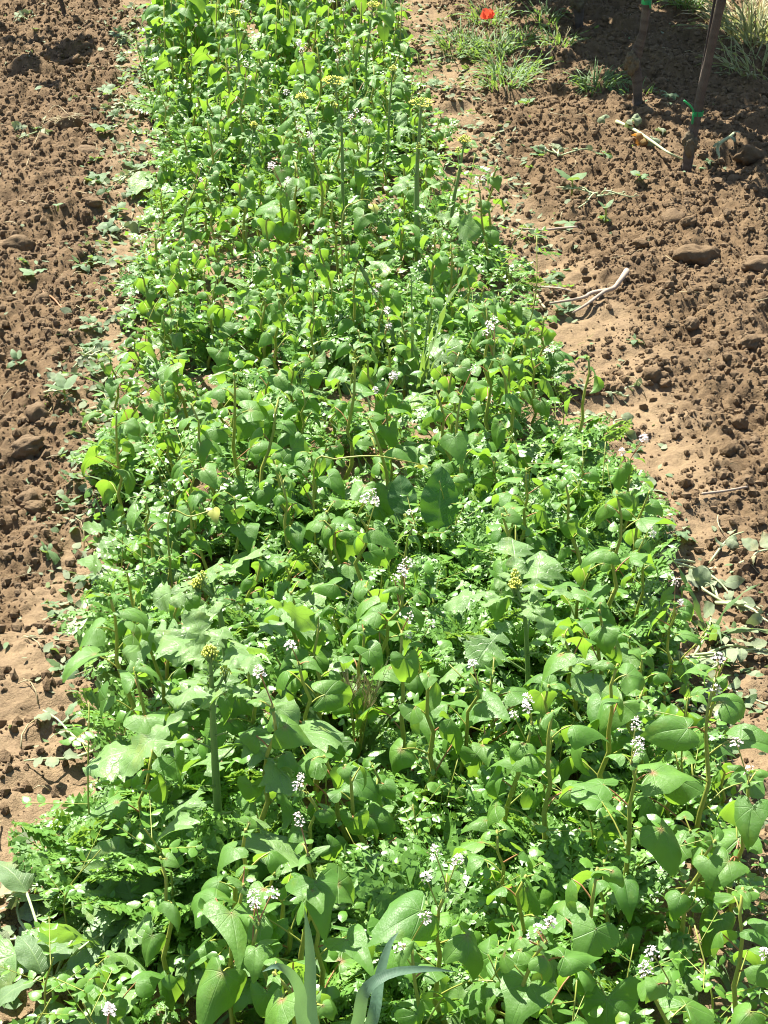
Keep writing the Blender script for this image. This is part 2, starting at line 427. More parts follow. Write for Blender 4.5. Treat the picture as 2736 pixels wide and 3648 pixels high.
_t = (1 + 5 ** .5) / 2
ICO_V = np.array([(-1, _t, 0), (1, _t, 0), (-1, -_t, 0), (1, -_t, 0), (0, -1, _t), (0, 1, _t), (0, -1, -_t), (0, 1, -_t), (_t, 0, -1), (_t, 0, 1), (-_t, 0, -1), (-_t, 0, 1)]) / math.hypot(1, _t)
ICO_F = np.array([(0, 11, 5), (0, 5, 1), (0, 1, 7), (0, 7, 10), (0, 10, 11), (1, 5, 9), (5, 11, 4), (11, 10, 2), (10, 7, 6), (7, 1, 8), (3, 9, 4), (3, 4, 2), (3, 2, 6), (3, 6, 8), (3, 8, 9), (4, 9, 5), (2, 4, 11), (6, 2, 10), (8, 6, 7), (9, 8, 1)])
def subdiv(V, F):
    V = list(map(tuple, V)); c = {}; out = []
    def m(a, b):
        k = (min(a, b), max(a, b))
        if k not in c:
            p = np.array(V[a]) + np.array(V[b]); p /= np.linalg.norm(p); V.append(tuple(p)); c[k] = len(V) - 1
        return c[k]
    for a, b, d in F:
        x, y, z = m(a, b), m(b, d), m(d, a); out += [(a, x, z), (b, y, x), (d, z, y), (x, y, z)]
    return np.array(V), np.array(out)
ICO2 = subdiv(ICO_V, ICO_F); ICO3 = subdiv(*ICO2); ICO4 = subdiv(*ICO3)
OCT_V = np.array([(1, 0, 0), (-1, 0, 0), (0, 1, 0), (0, -1, 0), (0, 0, 1), (0, 0, -1)], float)
OCT_F = np.array([(0, 2, 4), (2, 1, 4), (1, 3, 4), (3, 0, 4), (2, 0, 5), (1, 2, 5), (3, 1, 5), (0, 3, 5)])

def thing(name, loc, rz=0.0):
    o = bpy.data.objects.new(name, None); o.empty_display_size = .05; COL.objects.link(o)
    o.location = loc; o.rotation_euler = (0, 0, rz); return o
def tag(o, label, cat, group=None, kind=None):
    o['label'] = label; o['category'] = cat
    if group: o['group'] = group
    if kind: o['kind'] = kind
    return o
def copy_thing(src, loc, rz, sc=1.0, tilt=(0, 0)):
    c = src.copy(); COL.objects.link(c); c.location = loc; c.rotation_euler = (tilt[0], tilt[1], rz); c.scale = (sc, sc, sc)
    for ch in src.children:
        d = ch.copy(); COL.objects.link(d); d.parent = c
        for g2 in ch.children:
            e = g2.copy(); COL.objects.link(e); e.parent = d
    return c

# ================================================================== GROUND: one sheet to the horizon
def tilled_left(y): return -.575 - .16 * sstep(3.3, 2.3, y) - .30 * sstep(2.55, 1.95, y)
def tilled_right(y): return .66 + .035 * np.sin(y * 1.9 + .6) + .06 * sstep(2.6, 3.2, y) * sstep(5.2, 4.4, y)
def smoothness(x, y):
    wob = .05 * vnoise(x * 6, y * 6, 3) + .045 * vnoise(x * 21, y * 21, 4)
    l = sstep(tilled_left(y) - .04, tilled_left(y) + .04, x + wob)
    r = sstep(tilled_right(y) + .05, tilled_right(y) - .05, x + wob)
    return l * r
gx = np.concatenate([-np.geomspace(160, 1.55, 16), np.arange(-1.5, 2.3, .0056), np.geomspace(2.35, 160, 16)])
gy = [1.15]
while gy[-1] < 9.2: gy.append(gy[-1] + max(.0050, .00175 * gy[-1]))
gy = np.concatenate([-np.geomspace(160, 1.0, 12), np.linspace(-.9, 1.1, 8), gy, np.geomspace(9.4, 200, 16)])
X, Y = np.meshgrid(gx, gy)
SM = smoothness(X, Y)
near = (np.abs(X) < 3.2) & (Y > .5) & (Y < 10.5)
Z = np.where(near, .030 * fbm(X * 3.1, Y * 3.1, 3, 21), 0)
rough_amp = 1 - .86 * SM
Z += np.where(near, rough_amp * (.046 * fbm(X * 8, Y * 8, 4, 31, .55) + .013 * fbm(X * 30, Y * 30, 4, 41, .65)), 0)
Z += np.where(near, .007 * fbm(X * 40, Y * 40, 3, 51, .6), 0)
# shallow cross ripples where the smooth crust was pressed
rip = np.where(near, SM * .034 * (fbm(X * 3.0 + 1.2 * Y, Y * 11 - X * 4.0, 2, 61)), 0)
Z += rip
# splat thousands of clods into the height field
def clods(n, rmin, rmax, power):
    cx = rng.uniform(-1.45, 2.25, n * 2); cy = rng.uniform(1.3, 9.0, n * 2)
    keep = rng.uniform(0, 1, n * 2) < (1 - .90 * smoothness(cx, cy)); cx, cy = cx[keep][:n], cy[keep][:n]
    for x0, y0 in zip(cx, cy):
        if -.5 < x0 < .5: continue
        r = rmin + (rmax - rmin) * rng.random() ** power
        a, b = np.searchsorted(gx, [x0 - 1.5 * r, x0 + 1.5 * r]); c, d = np.searchsorted(gy, [y0 - 1.5 * r, y0 + 1.5 * r])
        if b - a < 2 or d - c < 2: continue
        xx = X[c:d, a:b] - x0; yy = Y[c:d, a:b] - y0
        an = rng.uniform(0, 3.14); el = U(.62, 1.0)
        xr = xx * math.cos(an) + yy * math.sin(an); yr = (-xx * math.sin(an) + yy * math.cos(an)) / el
        th = np.arctan2(yr, xr); p = rng.uniform(0, 6.28, 3)
        q = np.hypot(xr, yr) / r * (1 + .20 * np.sin(2 * th + p[0]) + .14 * np.sin(3 * th + p[1]) + .09 * np.sin(7 * th + p[2]))
        bump = np.sqrt(np.clip(1 - q * q, 0, 1)) * r * U(.32, .68)
        z0 = Z[c:d, a:b]; base = z0.mean()
        Z[c:d, a:b] = np.where(q < 1, np.maximum(z0, base - .25 * r + bump * (1 + .25 * vnoise(xx * 60 / (r * 60) , yy / r, 5))), z0)
clods(8000, .006, .016, 1.2)
clods(1000, .014, .032, 1.8)
clods(110, .030, .055, 1.8)
Z += np.where(near, (1 - .75 * SM) * .006 * fbm(X * 90, Y * 90, 2, 71, .6), 0)
def gz(x, y):
    i = int(np.clip(np.searchsorted(gx, x) - 1, 0, len(gx) - 2)); j = int(np.clip(np.searchsorted(gy, y) - 1, 0, len(gy) - 2))
    u = (x - gx[i]) / (gx[i + 1] - gx[i]); v = (y - gy[j]) / (gy[j + 1] - gy[j])
    return float((Z[j, i] * (1 - u) + Z[j, i + 1] * u) * (1 - v) + (Z[j + 1, i] * (1 - u) + Z[j + 1, i + 1] * u) * v)
def gat(px, py):
    p = at(px, py, 0.0)
    for _ in range(3): p = at(px, py, gz(p[0], p[1]))
    return p
nx_, ny_ = len(gx), len(gy)
ii = (np.arange(ny_ - 1)[:, None] * nx_ + np.arange(nx_ - 1)[None]).ravel()
mb = MB(); mb.add(np.column_stack([X.ravel(), Y.ravel(), Z.ravel()]), [np.column_stack([ii, ii + 1, ii + nx_ + 1, ii + nx_])])
ground = mb.build('ground', 'soil'); ground['kind'] = 'structure'
ground['label'] = 'bare brown soil, tilled to clods on both sides of a paler smooth strip'; ground['category'] = 'ground'
a_ = ground.data.attributes.new('smooth', 'FLOAT', 'POINT'); a_.data.foreach_set('value', SM.astype(np.float32).ravel())

# crumbs of earth, past counting
mb = MB(); n = 110000
cx = rng.uniform(-1.3, 2.15, n * 2); cy = 1.5 + 7.0 * rng.random(n * 2) ** 1.25
band = sstep(.02, .16, fbm(cx * 3.0 + 1.2 * cy, cy * 11 - cx * 4.0, 3, 61)); keep = (rng.uniform(0, 1, n * 2) < .8 * (1 - (.93 - .85 * band) * smoothness(cx, cy))) & (np.abs(cx) > .42); cx, cy = cx[keep], cy[keep]
k = len(cx); rr = .0022 + .0112 * rng.random(k) ** 4.6
jit = 1 + rng.normal(0, .20, (k, 12, 1)); sq = rng.uniform(.6, 1.1, (k, 1, 3))
gzv = np.array([gz(a, b) for a, b in zip(cx, cy)])
VV = ICO_V[None] * jit * sq * rr[:, None, None] + np.stack([cx, cy, gzv + rr * .25], 1)[:, None]
FF = (ICO_F[None] + 12 * np.arange(k)[:, None, None]).reshape(-1, 3)
mb.add(VV.reshape(-1, 3), [FF], None, np.repeat(rng.random(k), 12))
o = mb.build('soil_crumbs', 'clod', smooth=False); tag(o, 'loose brown crumbs of earth strewn over the tilled soil', 'soil crumbs', kind='stuff')

# single clods and slabs
def rock(name, c, size, seed, squash=(1, .75, .6), rz=0.0, sub=ICO4, lump=.34):
    V, F = sub; V = V.copy(); s = seed * 7.7
    d = 1 + lump * (fbm(V[:, 0] * 1.4 + s, V[:, 1] * 1.4 + V[:, 2] * 1.1, 3, seed) + fbm(V[:, 2] * 1.5 - s, V[:, 0] * 1.3 - V[:, 1], 3, seed + 9)) + .10 * fbm(V[:, 0] * 7 + s, V[:, 1] * 7 + V[:, 2] * 5, 3, seed + 3)
    V = V * d[:, None] * np.array(squash) * size
    b = MB(); b.add(V, [F], None, U(.2, 1))
    o = b.build(name, 'clod'); o.location = (c[0], c[1], gz(c[0], c[1]) + size * squash[2] * .35); o.rotation_euler = (U(-.25, .25), U(-.25, .25), rz)
    return o
named_clods = [
    (2490, 928, 95, (1, .5, .42), .35, 'long pale slab of soil on the right tilled strip'),
    (2700, 965, 70, (1, .6, .45), .1, 'flat slab of soil at the frame edge beside the long pale slab'),
    (2676, 565, 72, (1, .5, .5), .5, 'tilted dark slab of soil right of the leaning vine'),
    (325, 535, 62, (1, .55, .35), .1, 'flat slab with a dark hollow under it on the left strip'),
    (60, 868, 75, (1, .6, .5), .4, 'big smooth slab of soil on the left tilled strip'),
    (333, 722, 34, (1, .6, .55), -.5, 'small wedge shaped clod near the left weeds'),
    (96, 1560, 62, (1, .75, .6), .2, 'rounded double clod on the left beside the pale crust'),
    (105, 1782, 52, (1, .85, .7), .8, 'round knobbly clod at the left, behind a smaller one'),
    (132, 1822, 36, (1, .75, .6), 0, 'small dark rounded clod before the knobbly one'),
    (2640, 1503, 34, (.8, .8, .9), 0, 'upright clod alone on the right strip'),
    (2366, 1378, 26, (1, .8, .7), 0, 'pale rounded pebble of soil below the dark clod'),
    (2327, 1346, 40, (1, .75, .75), .3, 'dark clod with a hollow behind it on the right strip'),
    (2600, 1611, 40, (1, .8, .75), .9, 'knobbly clod with a shadow on its right side'),
    (1975, 505, 32, (1, .8, .9), 0, 'dark clod left of the wilted vine shoot'),
    (1965, 360, 30, (1, .9, .8), 0, 'pair sized clod above the bare slope beside the bed'),
    (2455, 800, 30, (1, .8, .7), 0, 'rounded clod on the slope under the leaning vine'),
    (2290, 425, 34, (1, .8, .8), .5, 'clod between the two near vine trunks'),
    (2670, 1230, 40, (1, .7, .7), .4, 'broad clod at the right frame edge'),
    (2460, 1190, 36, (1, .7, .8), 1.2, 'dark peaked clod in the middle of the right strip'),
    (2240, 520, 26, (1, .8, .8), 0, 'little clod left of the wilted vine shoot'),
]
for i, (px, py, s, sq, rz, lab) in enumerate(named_clods):
    p = gat(px, py); o = rock('soil_clod', p, s * px_size(p), i + 3, sq, rz); tag(o, lab, 'soil clod', 'big clods of tilled soil')
proto = [rock('soil_clod', (0.9, 3 + .1 * i, 0), .024, 40 + i, (1, U(.65, .95), U(.55, .85)), U(0, 6), ICO3) for i in range(6)]
spots = []
while len(spots) < 110:
    x, y = U(-1.25, 2.0), U(1.7, 8.2)
    if smoothness(np.array([x]), np.array([y]))[0] < .3: spots.append((x, y))
for i, (x, y) in enumerate(spots):
    s = .35 + .95 * rng.random() ** 2
    if i < 6: c = proto[i]
    else: c = proto[i % 6].copy(); COL.objects.link(c)
    c.location = (x, y, gz(x, y) + .004 * s); c.rotation_euler = (U(-.6, .6), U(-.6, .6), U(0, 6.28)); c.scale = (s, s, s)
    tag(c, ('small brown clod lying loose on the left tilled strip' if x < 0 else 'small brown clod lying loose on the right tilled strip'), 'soil clod',
        'small clods left of the bed' if x < 0 else 'small clods right of the bed')

# ================================================================== PLANTS
# --- flower clusters
def flower_cluster(mb, c, axis, L=.018, r=.008, n=18, open_=.6):
    axis = np.asarray(axis) / np.linalg.norm(axis)
    a = np.cross(axis, [0.3, .9, .1]); a /= np.linalg.norm(a); b = np.cross(axis, a)
    for k in range(n):
        t = (k + .5) / n; an = k * 2.4; rad = r * math.sqrt(max(.05, 1 - (t * .95) ** 2)) * U(.7, 1.15)
        out = a * math.cos(an) + b * math.sin(an); nrm = out * .45 + axis * .35 + np.array([0, .12, .55]); nrm /= np.linalg.norm(nrm)
        p = np.asarray(c) + axis * L * (t - .2) + out * rad
        if rng.random() < open_:
            x = np.cross(nrm, [.2, .3, .9]); x /= np.linalg.norm(x); y = np.cross(nrm, x); fr = U(.0026, .0040)
            V = [p]; F = []
            for q in range(5):
                t0, t1, t2 = [q * 1.2566 + d for d in (-.55, 0, .55)]
                i0 = len(V)
                V += [p + (x * math.cos(t0) + y * math.sin(t0)) * fr * .62 + nrm * .0006, p + (x * math.cos(t1) + y * math.sin(t1)) * fr + nrm * .0014, p + (x * math.cos(t2) + y * math.sin(t2)) * fr * .62 + nrm * .0006]
                F.append([0, i0, i0 + 1, i0 + 2])
            mb.add(np.array(V), [np.array(F)], None, rng.random(), 0)
        else:
            s = U(.0010, .0019)
            mb.add(OCT_V * s * [1, 1, 1.3] + p, [OCT_F], None, rng.random(), 1)

def buckwheat(H, nodes, nflow, size, hero=False, lean=None, droop=1.0):
    """returns a thing with children: stem, foliage (or single leaves), flower clusters"""
    root = thing('buckwheat_plant', (0, 0, 0))
    lx, ly = lean if lean else (rng.normal(0, .07), rng.normal(0, .07))
    ts = np.linspace(0, 1, 9)
    zig = rng.normal(0, .005, (9, 2)); zig[0] = 0
    P = np.column_stack([lx * H * ts ** 1.5 + zig[:, 0], ly * H * ts ** 1.5 + zig[:, 1], H * ts - .01 * (1 - ts)])
    st = MB(); r0 = .0036 + .0018 * (H / .35)
    tube(st, P, r0 * (1 - .62 * ts), 6, .25 + .5 * rng.random(), 0)
    red = rng.random() < .4
    fo = MB(); leaves = []
    az = U(0, 6.28)
    for k in range(nodes):
        f = .22 + .76 * (k / max(1, nodes - 1)) ** .9
        i = f * 8; i0 = min(7, int(i)); p = P[i0] + (P[i0 + 1] - P[i0]) * (i - i0)
        az += math.pi + rng.normal(0, .6)
        g = 1 - abs(f - .58) * 1.15
        L = size * (.62 + .5 * g) * U(.8, 1.15)
        if f > .93: L *= .55
        pl = max(.006, (.055 * (1.05 - f) + .012) * U(.7, 1.4) * size / .06)
        d = np.array([math.cos(az), math.sin(az)])
        e1 = p + np.array([d[0] * pl * .5, d[1] * pl * .5, pl * .42]); e2 = p + np.array([d[0] * pl * .95, d[1] * pl * .95, pl * U(.45, .75)])
        tube(st, curve([p, e1, e2], 5), [.0013, .0012, .0011, .0011, .001], 5, rng.random(), 1 if rng.random() < .4 else 0, cap=False)
        pit = -R(-10 + 84 * rng.random() ** 1.15) * droop * (1.0 if f < .9 else .35)
        lf = heart_leaf(U(.9, 1.18), U(.8, 1.2), U(.3, 3.2), U(.5, 2.0), U(.03, .09), 6, U(-.3, .3))
        tone = float(np.clip(rng.normal(.45 + .3 * (f > .85), .24), 0, 1))
        if hero:
            b = MB(); put(b, lf, e2, az + rng.normal(0, .3), pit, rng.normal(0, .3), L, tone); leaves.append(b)
        else:
            put(fo, lf, e2, az + rng.normal(0, .3), pit, rng.normal(0, .3), L, tone)
    # small young leaves near the tip
    for k in range(2):
        put(fo, heart_leaf(.8, 1, 2.5, .6, .03, 3), P[-1] - [0, 0, .004], U(0, 6.28), R(U(0, 45)), 0, size * U(.25, .42), .9)
    clusters = []
    for k in range(nflow):
        a = U(0, 6.28); ln = U(.018, .05); d = np.array([math.cos(a) * .5, math.sin(a) * .5, U(.6, 1)]); d /= np.linalg.norm(d)
        base = P[-1 - (k % 2)]
        tip = base + d * ln + np.array([0, 0, .006])
        tube(st, curve([base, base + d * ln * .5 + [0, 0, .004], tip], 4), .0009, 5, rng.random(), 1 if red else 0, cap=False)
        b = MB(); flower_cluster(b, tip, d + [0, 0, .2], U(.011, .019), U(.0050, .0085), int(U(10, 20)), U(.35, .7)); clusters.append(b)
    st.build('stem', ['stem', 'redstem'], root)
    if hero:
        for b in leaves: b.build('leaf', 'buck', root)
        fo.build('young_leaves', 'buck', root)
    else:
        fo.build('foliage', 'buck', root)
    for b in clusters: b.build('flower_cluster', ['petal', 'bud'], root)
    return root

def zone(x, y):
    s = 'at the left edge of the bed' if x < -.34 else 'at the right edge of the bed' if x > .36 else 'in the middle of the bed'
    t = 'near' if y < 2.4 else 'far' if y > 4.2 else 'central'
    return s, {'near': 'front', 'central': 'half way along', 'far': 'back'}[t], t

# bed edges at ground level
def bl(y): return -.475 - .03 * math.sin(y * 2.1) + .05 * float(sstep(3.2, 4.0, y)) - .04 * float(sstep(2.2, 1.5, y))
def br(y): return .435 + .055 * float(sstep(3.5, 2.9, y)) + .03 * math.sin(y * 1.7 + 1)
placed = [(at(1565, 2090, 0)[0], y_, .055) for y_ in np.arange(2.45, 2.95, .05)]
def free(x, y, r):
    for a, b, q in placed:
        if (a - x) ** 2 + (b - y) ** 2 < (r + q) ** 2: return False
    return True

# --- buckwheat placed one by one: canopy pixel, canopy height
heroes = [  # px, py, z of the leafy top, H, nodes, flowers, leaf size, label
    (790, 3190, .26, .29, 6, 0, .082, 'tall buckwheat plant whose broad top leaf has a pink spot, below the front mustard stem'),
    (1075, 3140, .27, .30, 6, 1, .090, 'buckwheat plant with one very large sunlit leaf right of the front mustard'),
    (1150, 3260, .22, .25, 5, 0, .080, 'buckwheat plant with a rolled brown edged leaf behind the blue green grass blades'),
    (1570, 3230, .25, .28, 6, 3, .088, 'buckwheat plant with three large overlapping leaves and pale buds in the front middle'),
    (2100, 3180, .25, .28, 6, 0, .088, 'buckwheat plant with a broad umbrella leaf and pink leaf centre at the front right'),
    (2230, 2830, .25, .31, 7, 3, .082, 'buckwheat plant with a long rolled leaf over a thick bare stem, front right'),
    (1930, 2690, .24, .31, 6, 0, .080, 'buckwheat plant with hooded leaf on a tall bare stem, right of the bent grass'),
    (2520, 2640, .24, .30, 7, 2, .080, 'buckwheat plant leaning over the bare soil at the right edge, near the cut stalks'),
    (2640, 2890, .23, .29, 6, 2, .082, 'buckwheat plant with folded leaf at the right frame edge'),
    (2180, 1900, .26, .34, 8, 0, .070, 'tall buckwheat with thick yellowish stem at the right edge, before the wilted cuttings'),
    (1450, 2400, .22, .27, 6, 1, .075, 'buckwheat plant with one flat heart shaped leaf facing the viewer, bed middle'),
    (1640, 2450, .21, .25, 5, 1, .070, 'buckwheat plant with pink centred leaf beside the flat heart leaf'),
    (430, 2250, .25, .33, 8, 0, .068, 'tall buckwheat with reddish stem at the left edge, above the bare crust'),
    (560, 2490, .22, .26, 6, 0, .078, 'buckwheat with a long hanging leaf left of the front mustard'),
    (1240, 1380, .25, .30, 6, 0, .070, 'buckwheat plant with a large hanging leaf in the centre of the bed'),
    (1650, 1510, .24, .29, 6, 1, .072, 'buckwheat plant with a rolled pale leaf standing above its neighbours, right of centre'),
    (2080, 1350, .22, .27, 5, 0, .058, 'lone buckwheat shoot leaning out over the pale soil at the right'),
    (835, 1440, .25, .31, 6, 0, .070, 'buckwheat plant with a folded dark leaf on a bare stem, left of centre'),
    (2000, 3460, .20, .24, 6, 2, .080, 'buckwheat plant with pointed leaf and white flowers at the front edge, right'),
    (2360, 3560, .20, .24, 6, 2, .085, 'buckwheat plant with flat heart leaves at the front right corner'),
    (1500, 3560, .19, .23, 5, 2, .072, 'buckwheat plant with two white flower heads right of the blue green blades'),
    (1120, 2460, .22, .26, 6, 1, .078, 'buckwheat plant with hooded leaf left of the awned grass'),
]
for px, py, zc, H, nn, nf, s, lab in heroes:
    p = at(px, py, zc); x, y = p[0], p[1]
    o = buckwheat(H, nn, nf, s * .84, hero=True, droop=.85); o.location = (x, y, gz(x, y)); o.rotation_euler[2] = U(0, 6.28)
    tag(o, lab, 'buckwheat', 'buckwheat plants'); placed.append((x, y, .03))

# --- the tall mustards, stems along their picture line
def flower_top(mb, c, n=26, r=.016, open_=.3, mats=(0, 1), ped=None):
    for k in range(n):
        an = k * 2.4; t = k / n; rad = r * math.sqrt(t) ; h = .012 * (1 - t)
        p = np.asarray(c) + [rad * math.cos(an), rad * math.sin(an), h + U(-.002, .002)]
        if ped is not None: tube(mb, [np.asarray(c) - [0, 0, .008 + .012 * t], p], .0005, 4, .5, ped, cap=False)
        if rng.random() < open_ and t > .25:
            V = [p]; F = []; fr = U(.004, .006)
            for q in range(4):
                t1 = q * 1.5708 + an
                V += [p + [math.cos(t1 - .5) * fr * .7, math.sin(t1 - .5) * fr * .7, .001], p + [math.cos(t1) * fr, math.sin(t1) * fr, .002], p + [math.cos(t1 + .5) * fr * .7, math.sin(t1 + .5) * fr * .7, .001]]
                F.append([0, 1 + 3 * q, 2 + 3 * q, 3 + 3 * q])
            mb.add(np.array(V), [np.array(F)], None, rng.random(), mats[0])
        else:
            s = U(.0013, .0022); mb.add(OCT_V * s * [1, 1, 1.6] + p, [OCT_F], None, rng.random(), mats[1])
def mustard(pix, base_px, width, label, nleaf=7, leafL=.13, open_=.3, head=.016):
    b = at(base_px[0], base_px[1], 0.0); b[2] = gz(b[0], b[1])
    root = thing('mustard_plant', b)
    pts = [np.zeros(3) - [0, 0, .01]] + [at_plane(x, y, b) - b for x, y in pix]
    P = curve(pts, 14); r0 = width * px_size(b) / 2
    st = MB(); tube(st, P, r0 * np.linspace(1.1, .38, 14) * (1 + .03 * rng.normal(0, 1, 14)), 8, .4, 0)
    fo = MB(); az = U(0, 6.28)
    for k in range(nleaf):
        f = .16 + .76 * k / max(1, nleaf - 1); i = int(f * 13); p = P[i]; az += 2.4 + rng.normal(0, .3)
        L = leafL * (1.2 - .62 * f) * U(.85, 1.15)
        pl = .012 + .03 * (1 - f); d = np.array([math.cos(az), math.sin(az), .7])
        q = p + d * pl
        tube(st, curve([p, q], 3), .0017 * (1.2 - .6 * f), 5, .6, 0, cap=False)
        put(fo, mustard_leaf(U(.2, .3), U(.4, 1.5), f > .6), q - d * .004, az, R(U(2, 38)), rng.normal(0, .25), L, float(np.clip(rng.normal(.5, .25), 0, 1)))
    for k in range(4 + nleaf // 3):   # small leaves crowded under the buds
        a = k * 2.4 + U(-.3, .3); put(fo, mustard_leaf(.24, U(.3, 1.4), True), P[12 - k % 3], a, R(U(5, 55)), rng.normal(0, .3), leafL * U(.32, .5), float(np.clip(rng.normal(.7, .2), 0, 1)))
    if nleaf > 4:   # side shoot with a bud head of its own
        i = 9; a = U(0, 6.28); d = np.array([math.cos(a) * .4, math.sin(a) * .4, .9]); e = P[i] + d * .05
        tube(st, curve([P[i], P[i] + d * .02, e], 4), r0 * .35, 5, .5, 0); hb = MB(); flower_top(hb, e, 16, .008, open_ * .5, (0, 1), 2); hb.build('flower_head', ['yellow', 'gbud', 'mstem'], root)
    st.build('stem', 'mstem', root); fo.build('foliage', 'must', root)
    hb = MB(); flower_top(hb, P[-1], 46, head, open_, (0, 1), 2); hb.build('flower_head', ['yellow', 'gbud', 'mstem'], root)
    tag(root, label, 'mustard', 'tall mustard plants'); placed.append((b[0], b[1], .04)); return root
mustard([(1485, 780), (1486, 600), (1500, 370)], (1490, 1010), 24, 'tallest mustard with a yellow head on a bare dark stem at the back right', 6, .13, .5, .032)
mustard([(1220, 600), (1215, 450), (1190, 290)], (1222, 900), 14, 'slender mustard with a bright yellow head at the back centre', 6, .12, .7, .032)
mustard([(1112, 520), (1100, 440), (1075, 350)], (1112, 800), 11, 'thin mustard with small yellow head left of the bright yellow one', 4, .10, .5, .018)
mustard([(858, 330), (845, 180), (832, 50)], (858, 560), 10, 'thin dark stemmed mustard with small yellow head at the back left', 4, .10, .4, .018)
mustard([(1612, 740), (1635, 620), (1655, 500)], (1600, 920), 16, 'leaning mustard near the right bed edge behind the tallest one', 5, .11, .2, .018)
mustard([(1305, 220), (1318, 100), (1330, 20)], (1300, 420), 10, 'mustard with yellow head at the very back of the bed', 4, .10, .6, .022)
mustard([(770, 2780), (760, 2600), (755, 2460), (748, 2330)], (790, 3120), 30, 'sturdy mustard with green yellow buds and broad lobed leaves at the front left', 12, .18, .03, .012)
mustard([(812, 2400), (785, 2190), (760, 2130), (705, 2085)], (850, 2640), 24, 'mustard with a bent top and yellow buds behind the sturdy front one', 9, .16, .05, .011)
mustard([(1880, 2380), (1872, 2220), (1858, 2150), (1835, 2085)], (1885, 2620), 20, 'mustard with yellow buds and pale lobed leaves at the right of the bed', 9, .15, .05, .011)
mustard([(1385, 440), (1392, 330), (1400, 250)], (1380, 640), 10, 'mustard with pale leaves and green buds left of the tallest one', 4, .10, .1, .012)
mustard([(880, 700), (890, 560), (905, 450)], (875, 900), 9, 'thin mustard in bud among buckwheat left of centre', 4, .10, .1, .010)

# --- mustard rosettes without stems (young plants)
ros = []
for v in range(7):
    b = MB(); n = int(U(5, 8)); a0 = U(0, 6.28)
    for k in range(n):
        a = a0 + k * 2.4; L = U(.10, .17); put(b, mustard_leaf(U(.2, .3), U(.5, 1.6)), [.006 * math.cos(a), .006 * math.sin(a), .0], a, R(U(30, 68)), rng.normal(0, .25), L, float(np.clip(rng.normal(.5, .25), 0, 1)))
    ros.append(b.build('young_mustard', 'must'))
spec = [(640, 2890, .10), (900, 3010, .12), (880, 2850, .12), (520, 3270, .10), (620, 3230, .10), (1790, 2330, .12), (1230, 2110, .12), (800, 2140, .13), (870, 2080, .14), (1330, 1000, .15), (1560, 1050, .15), (2010, 2230, .12), (1650, 2130, .12), (760, 3000, .08), (330, 3330, .06)]
cnt = 0
def put_ros(x, y, s, lab):
    global cnt
    o = ros[cnt] if cnt < len(ros) else ros[cnt % 7].copy()
    if cnt >= len(ros): COL.objects.link(o)
    o.location = (x, y, gz(x, y)); o.rotation_euler = (rng.normal(0, .12), rng.normal(0, .12), U(0, 6.28)); o.scale = (s, s, s); cnt += 1
    tag(o, lab, 'mustard', 'young mustard rosettes')
for px, py, z in spec:
    p = at(px, py, z); put_ros(p[0], p[1], U(.95, 1.2), 'young mustard with large pale lobed leaves, conspicuous among the lower plants')
while cnt < 120:
    y = 1.35 + 5.3 * rng.random() ** 1.1; x = U(bl(y) + .03, br(y) - .03)
    put_ros(x, y, U(.7, 1.15), 'young mustard rosette of lobed leaves under the buckwheat ' + zone(x, y)[0])

# --- buckwheat, 300 in all
protos_f = [buckwheat(U(.22, .34), int(U(6, 9)), int(U(1, 4)), U(.042, .056)) for _ in range(14)]
protos_l = [buckwheat(U(.17, .30), int(U(6, 9)), 0, U(.043, .058)) for _ in range(14)]
used = set(); total = len(heroes); tries = 0
while total < 300 and tries < 40000:
    tries += 1
    y = 1.32 + 5.0 * rng.random() ** 1.0; x = U(bl(y), br(y))
    r = .034 if tries < 20000 else .022
    if not free(x, y, r): continue
    placed.append((x, y, r * .9))
    fl = rng.random() < (.17 if y > 3 else .28); pool = protos_f if fl else protos_l; k = int(rng.integers(len(pool)))
    s = U(.82, 1.12)
    if x < bl(y) + .1 or x > br(y) - .1: s *= .88
    tilt = (rng.normal(0, .09), rng.normal(0, .09) + (-.12 if x < bl(y) + .08 else .12 if x > br(y) - .08 else 0))
    if (fl, k) not in used:
        used.add((fl, k)); o = pool[k]; o.location = (x, y, gz(x, y)); o.rotation_euler = (tilt[0], tilt[1], U(0, 6.28)); o.scale = (s, s, s)
    else: o = copy_thing(pool[k], (x, y, gz(x, y)), U(0, 6.28), s, tilt)
    a, b, c = zone(x, y)
    tag(o, ('flowering buckwheat with drooping leaves ' if fl else 'leafy buckwheat plant without flowers ') + a + ', ' + b, 'buckwheat', 'buckwheat plants')
    total += 1
for fl, pool in ((True, protos_f), (False, protos_l)):
    for k, o in enumerate(pool):
        if (fl, k) not in used:
            for c in list(o.children): bpy.data.objects.remove(c)
            bpy.data.objects.remove(o)

# the stand goes on past the frame
fb = MB(); leafpool = [heart_leaf(U(.9, 1.15), 1, U(.8, 2.4), U(.3, 1.4), .04, 3) for _ in range(10)]
for k in range(230):
    y = U(6.2, 8.6); x = U(bl(y), br(y)); z = gz(x, y); H = U(.2, .34)
    tube(fb, [(x, y, z), (x + .01, y, z + H)], [.004, .002], 5, .5, 1)
    for q in range(8):
        a = U(0, 6.28); h = H * U(.3, 1); put(fb, leafpool[q], [x + .03 * math.cos(a), y + .03 * math.sin(a), z + h], a, -R(U(5, 70)), 0, U(.045, .07), rng.random())
o = fb.build('distant_buckwheat', ['buck', 'stem']); tag(o, 'dense far end of the buckwheat stand running on beyond the single plants', 'plants', kind='stuff')

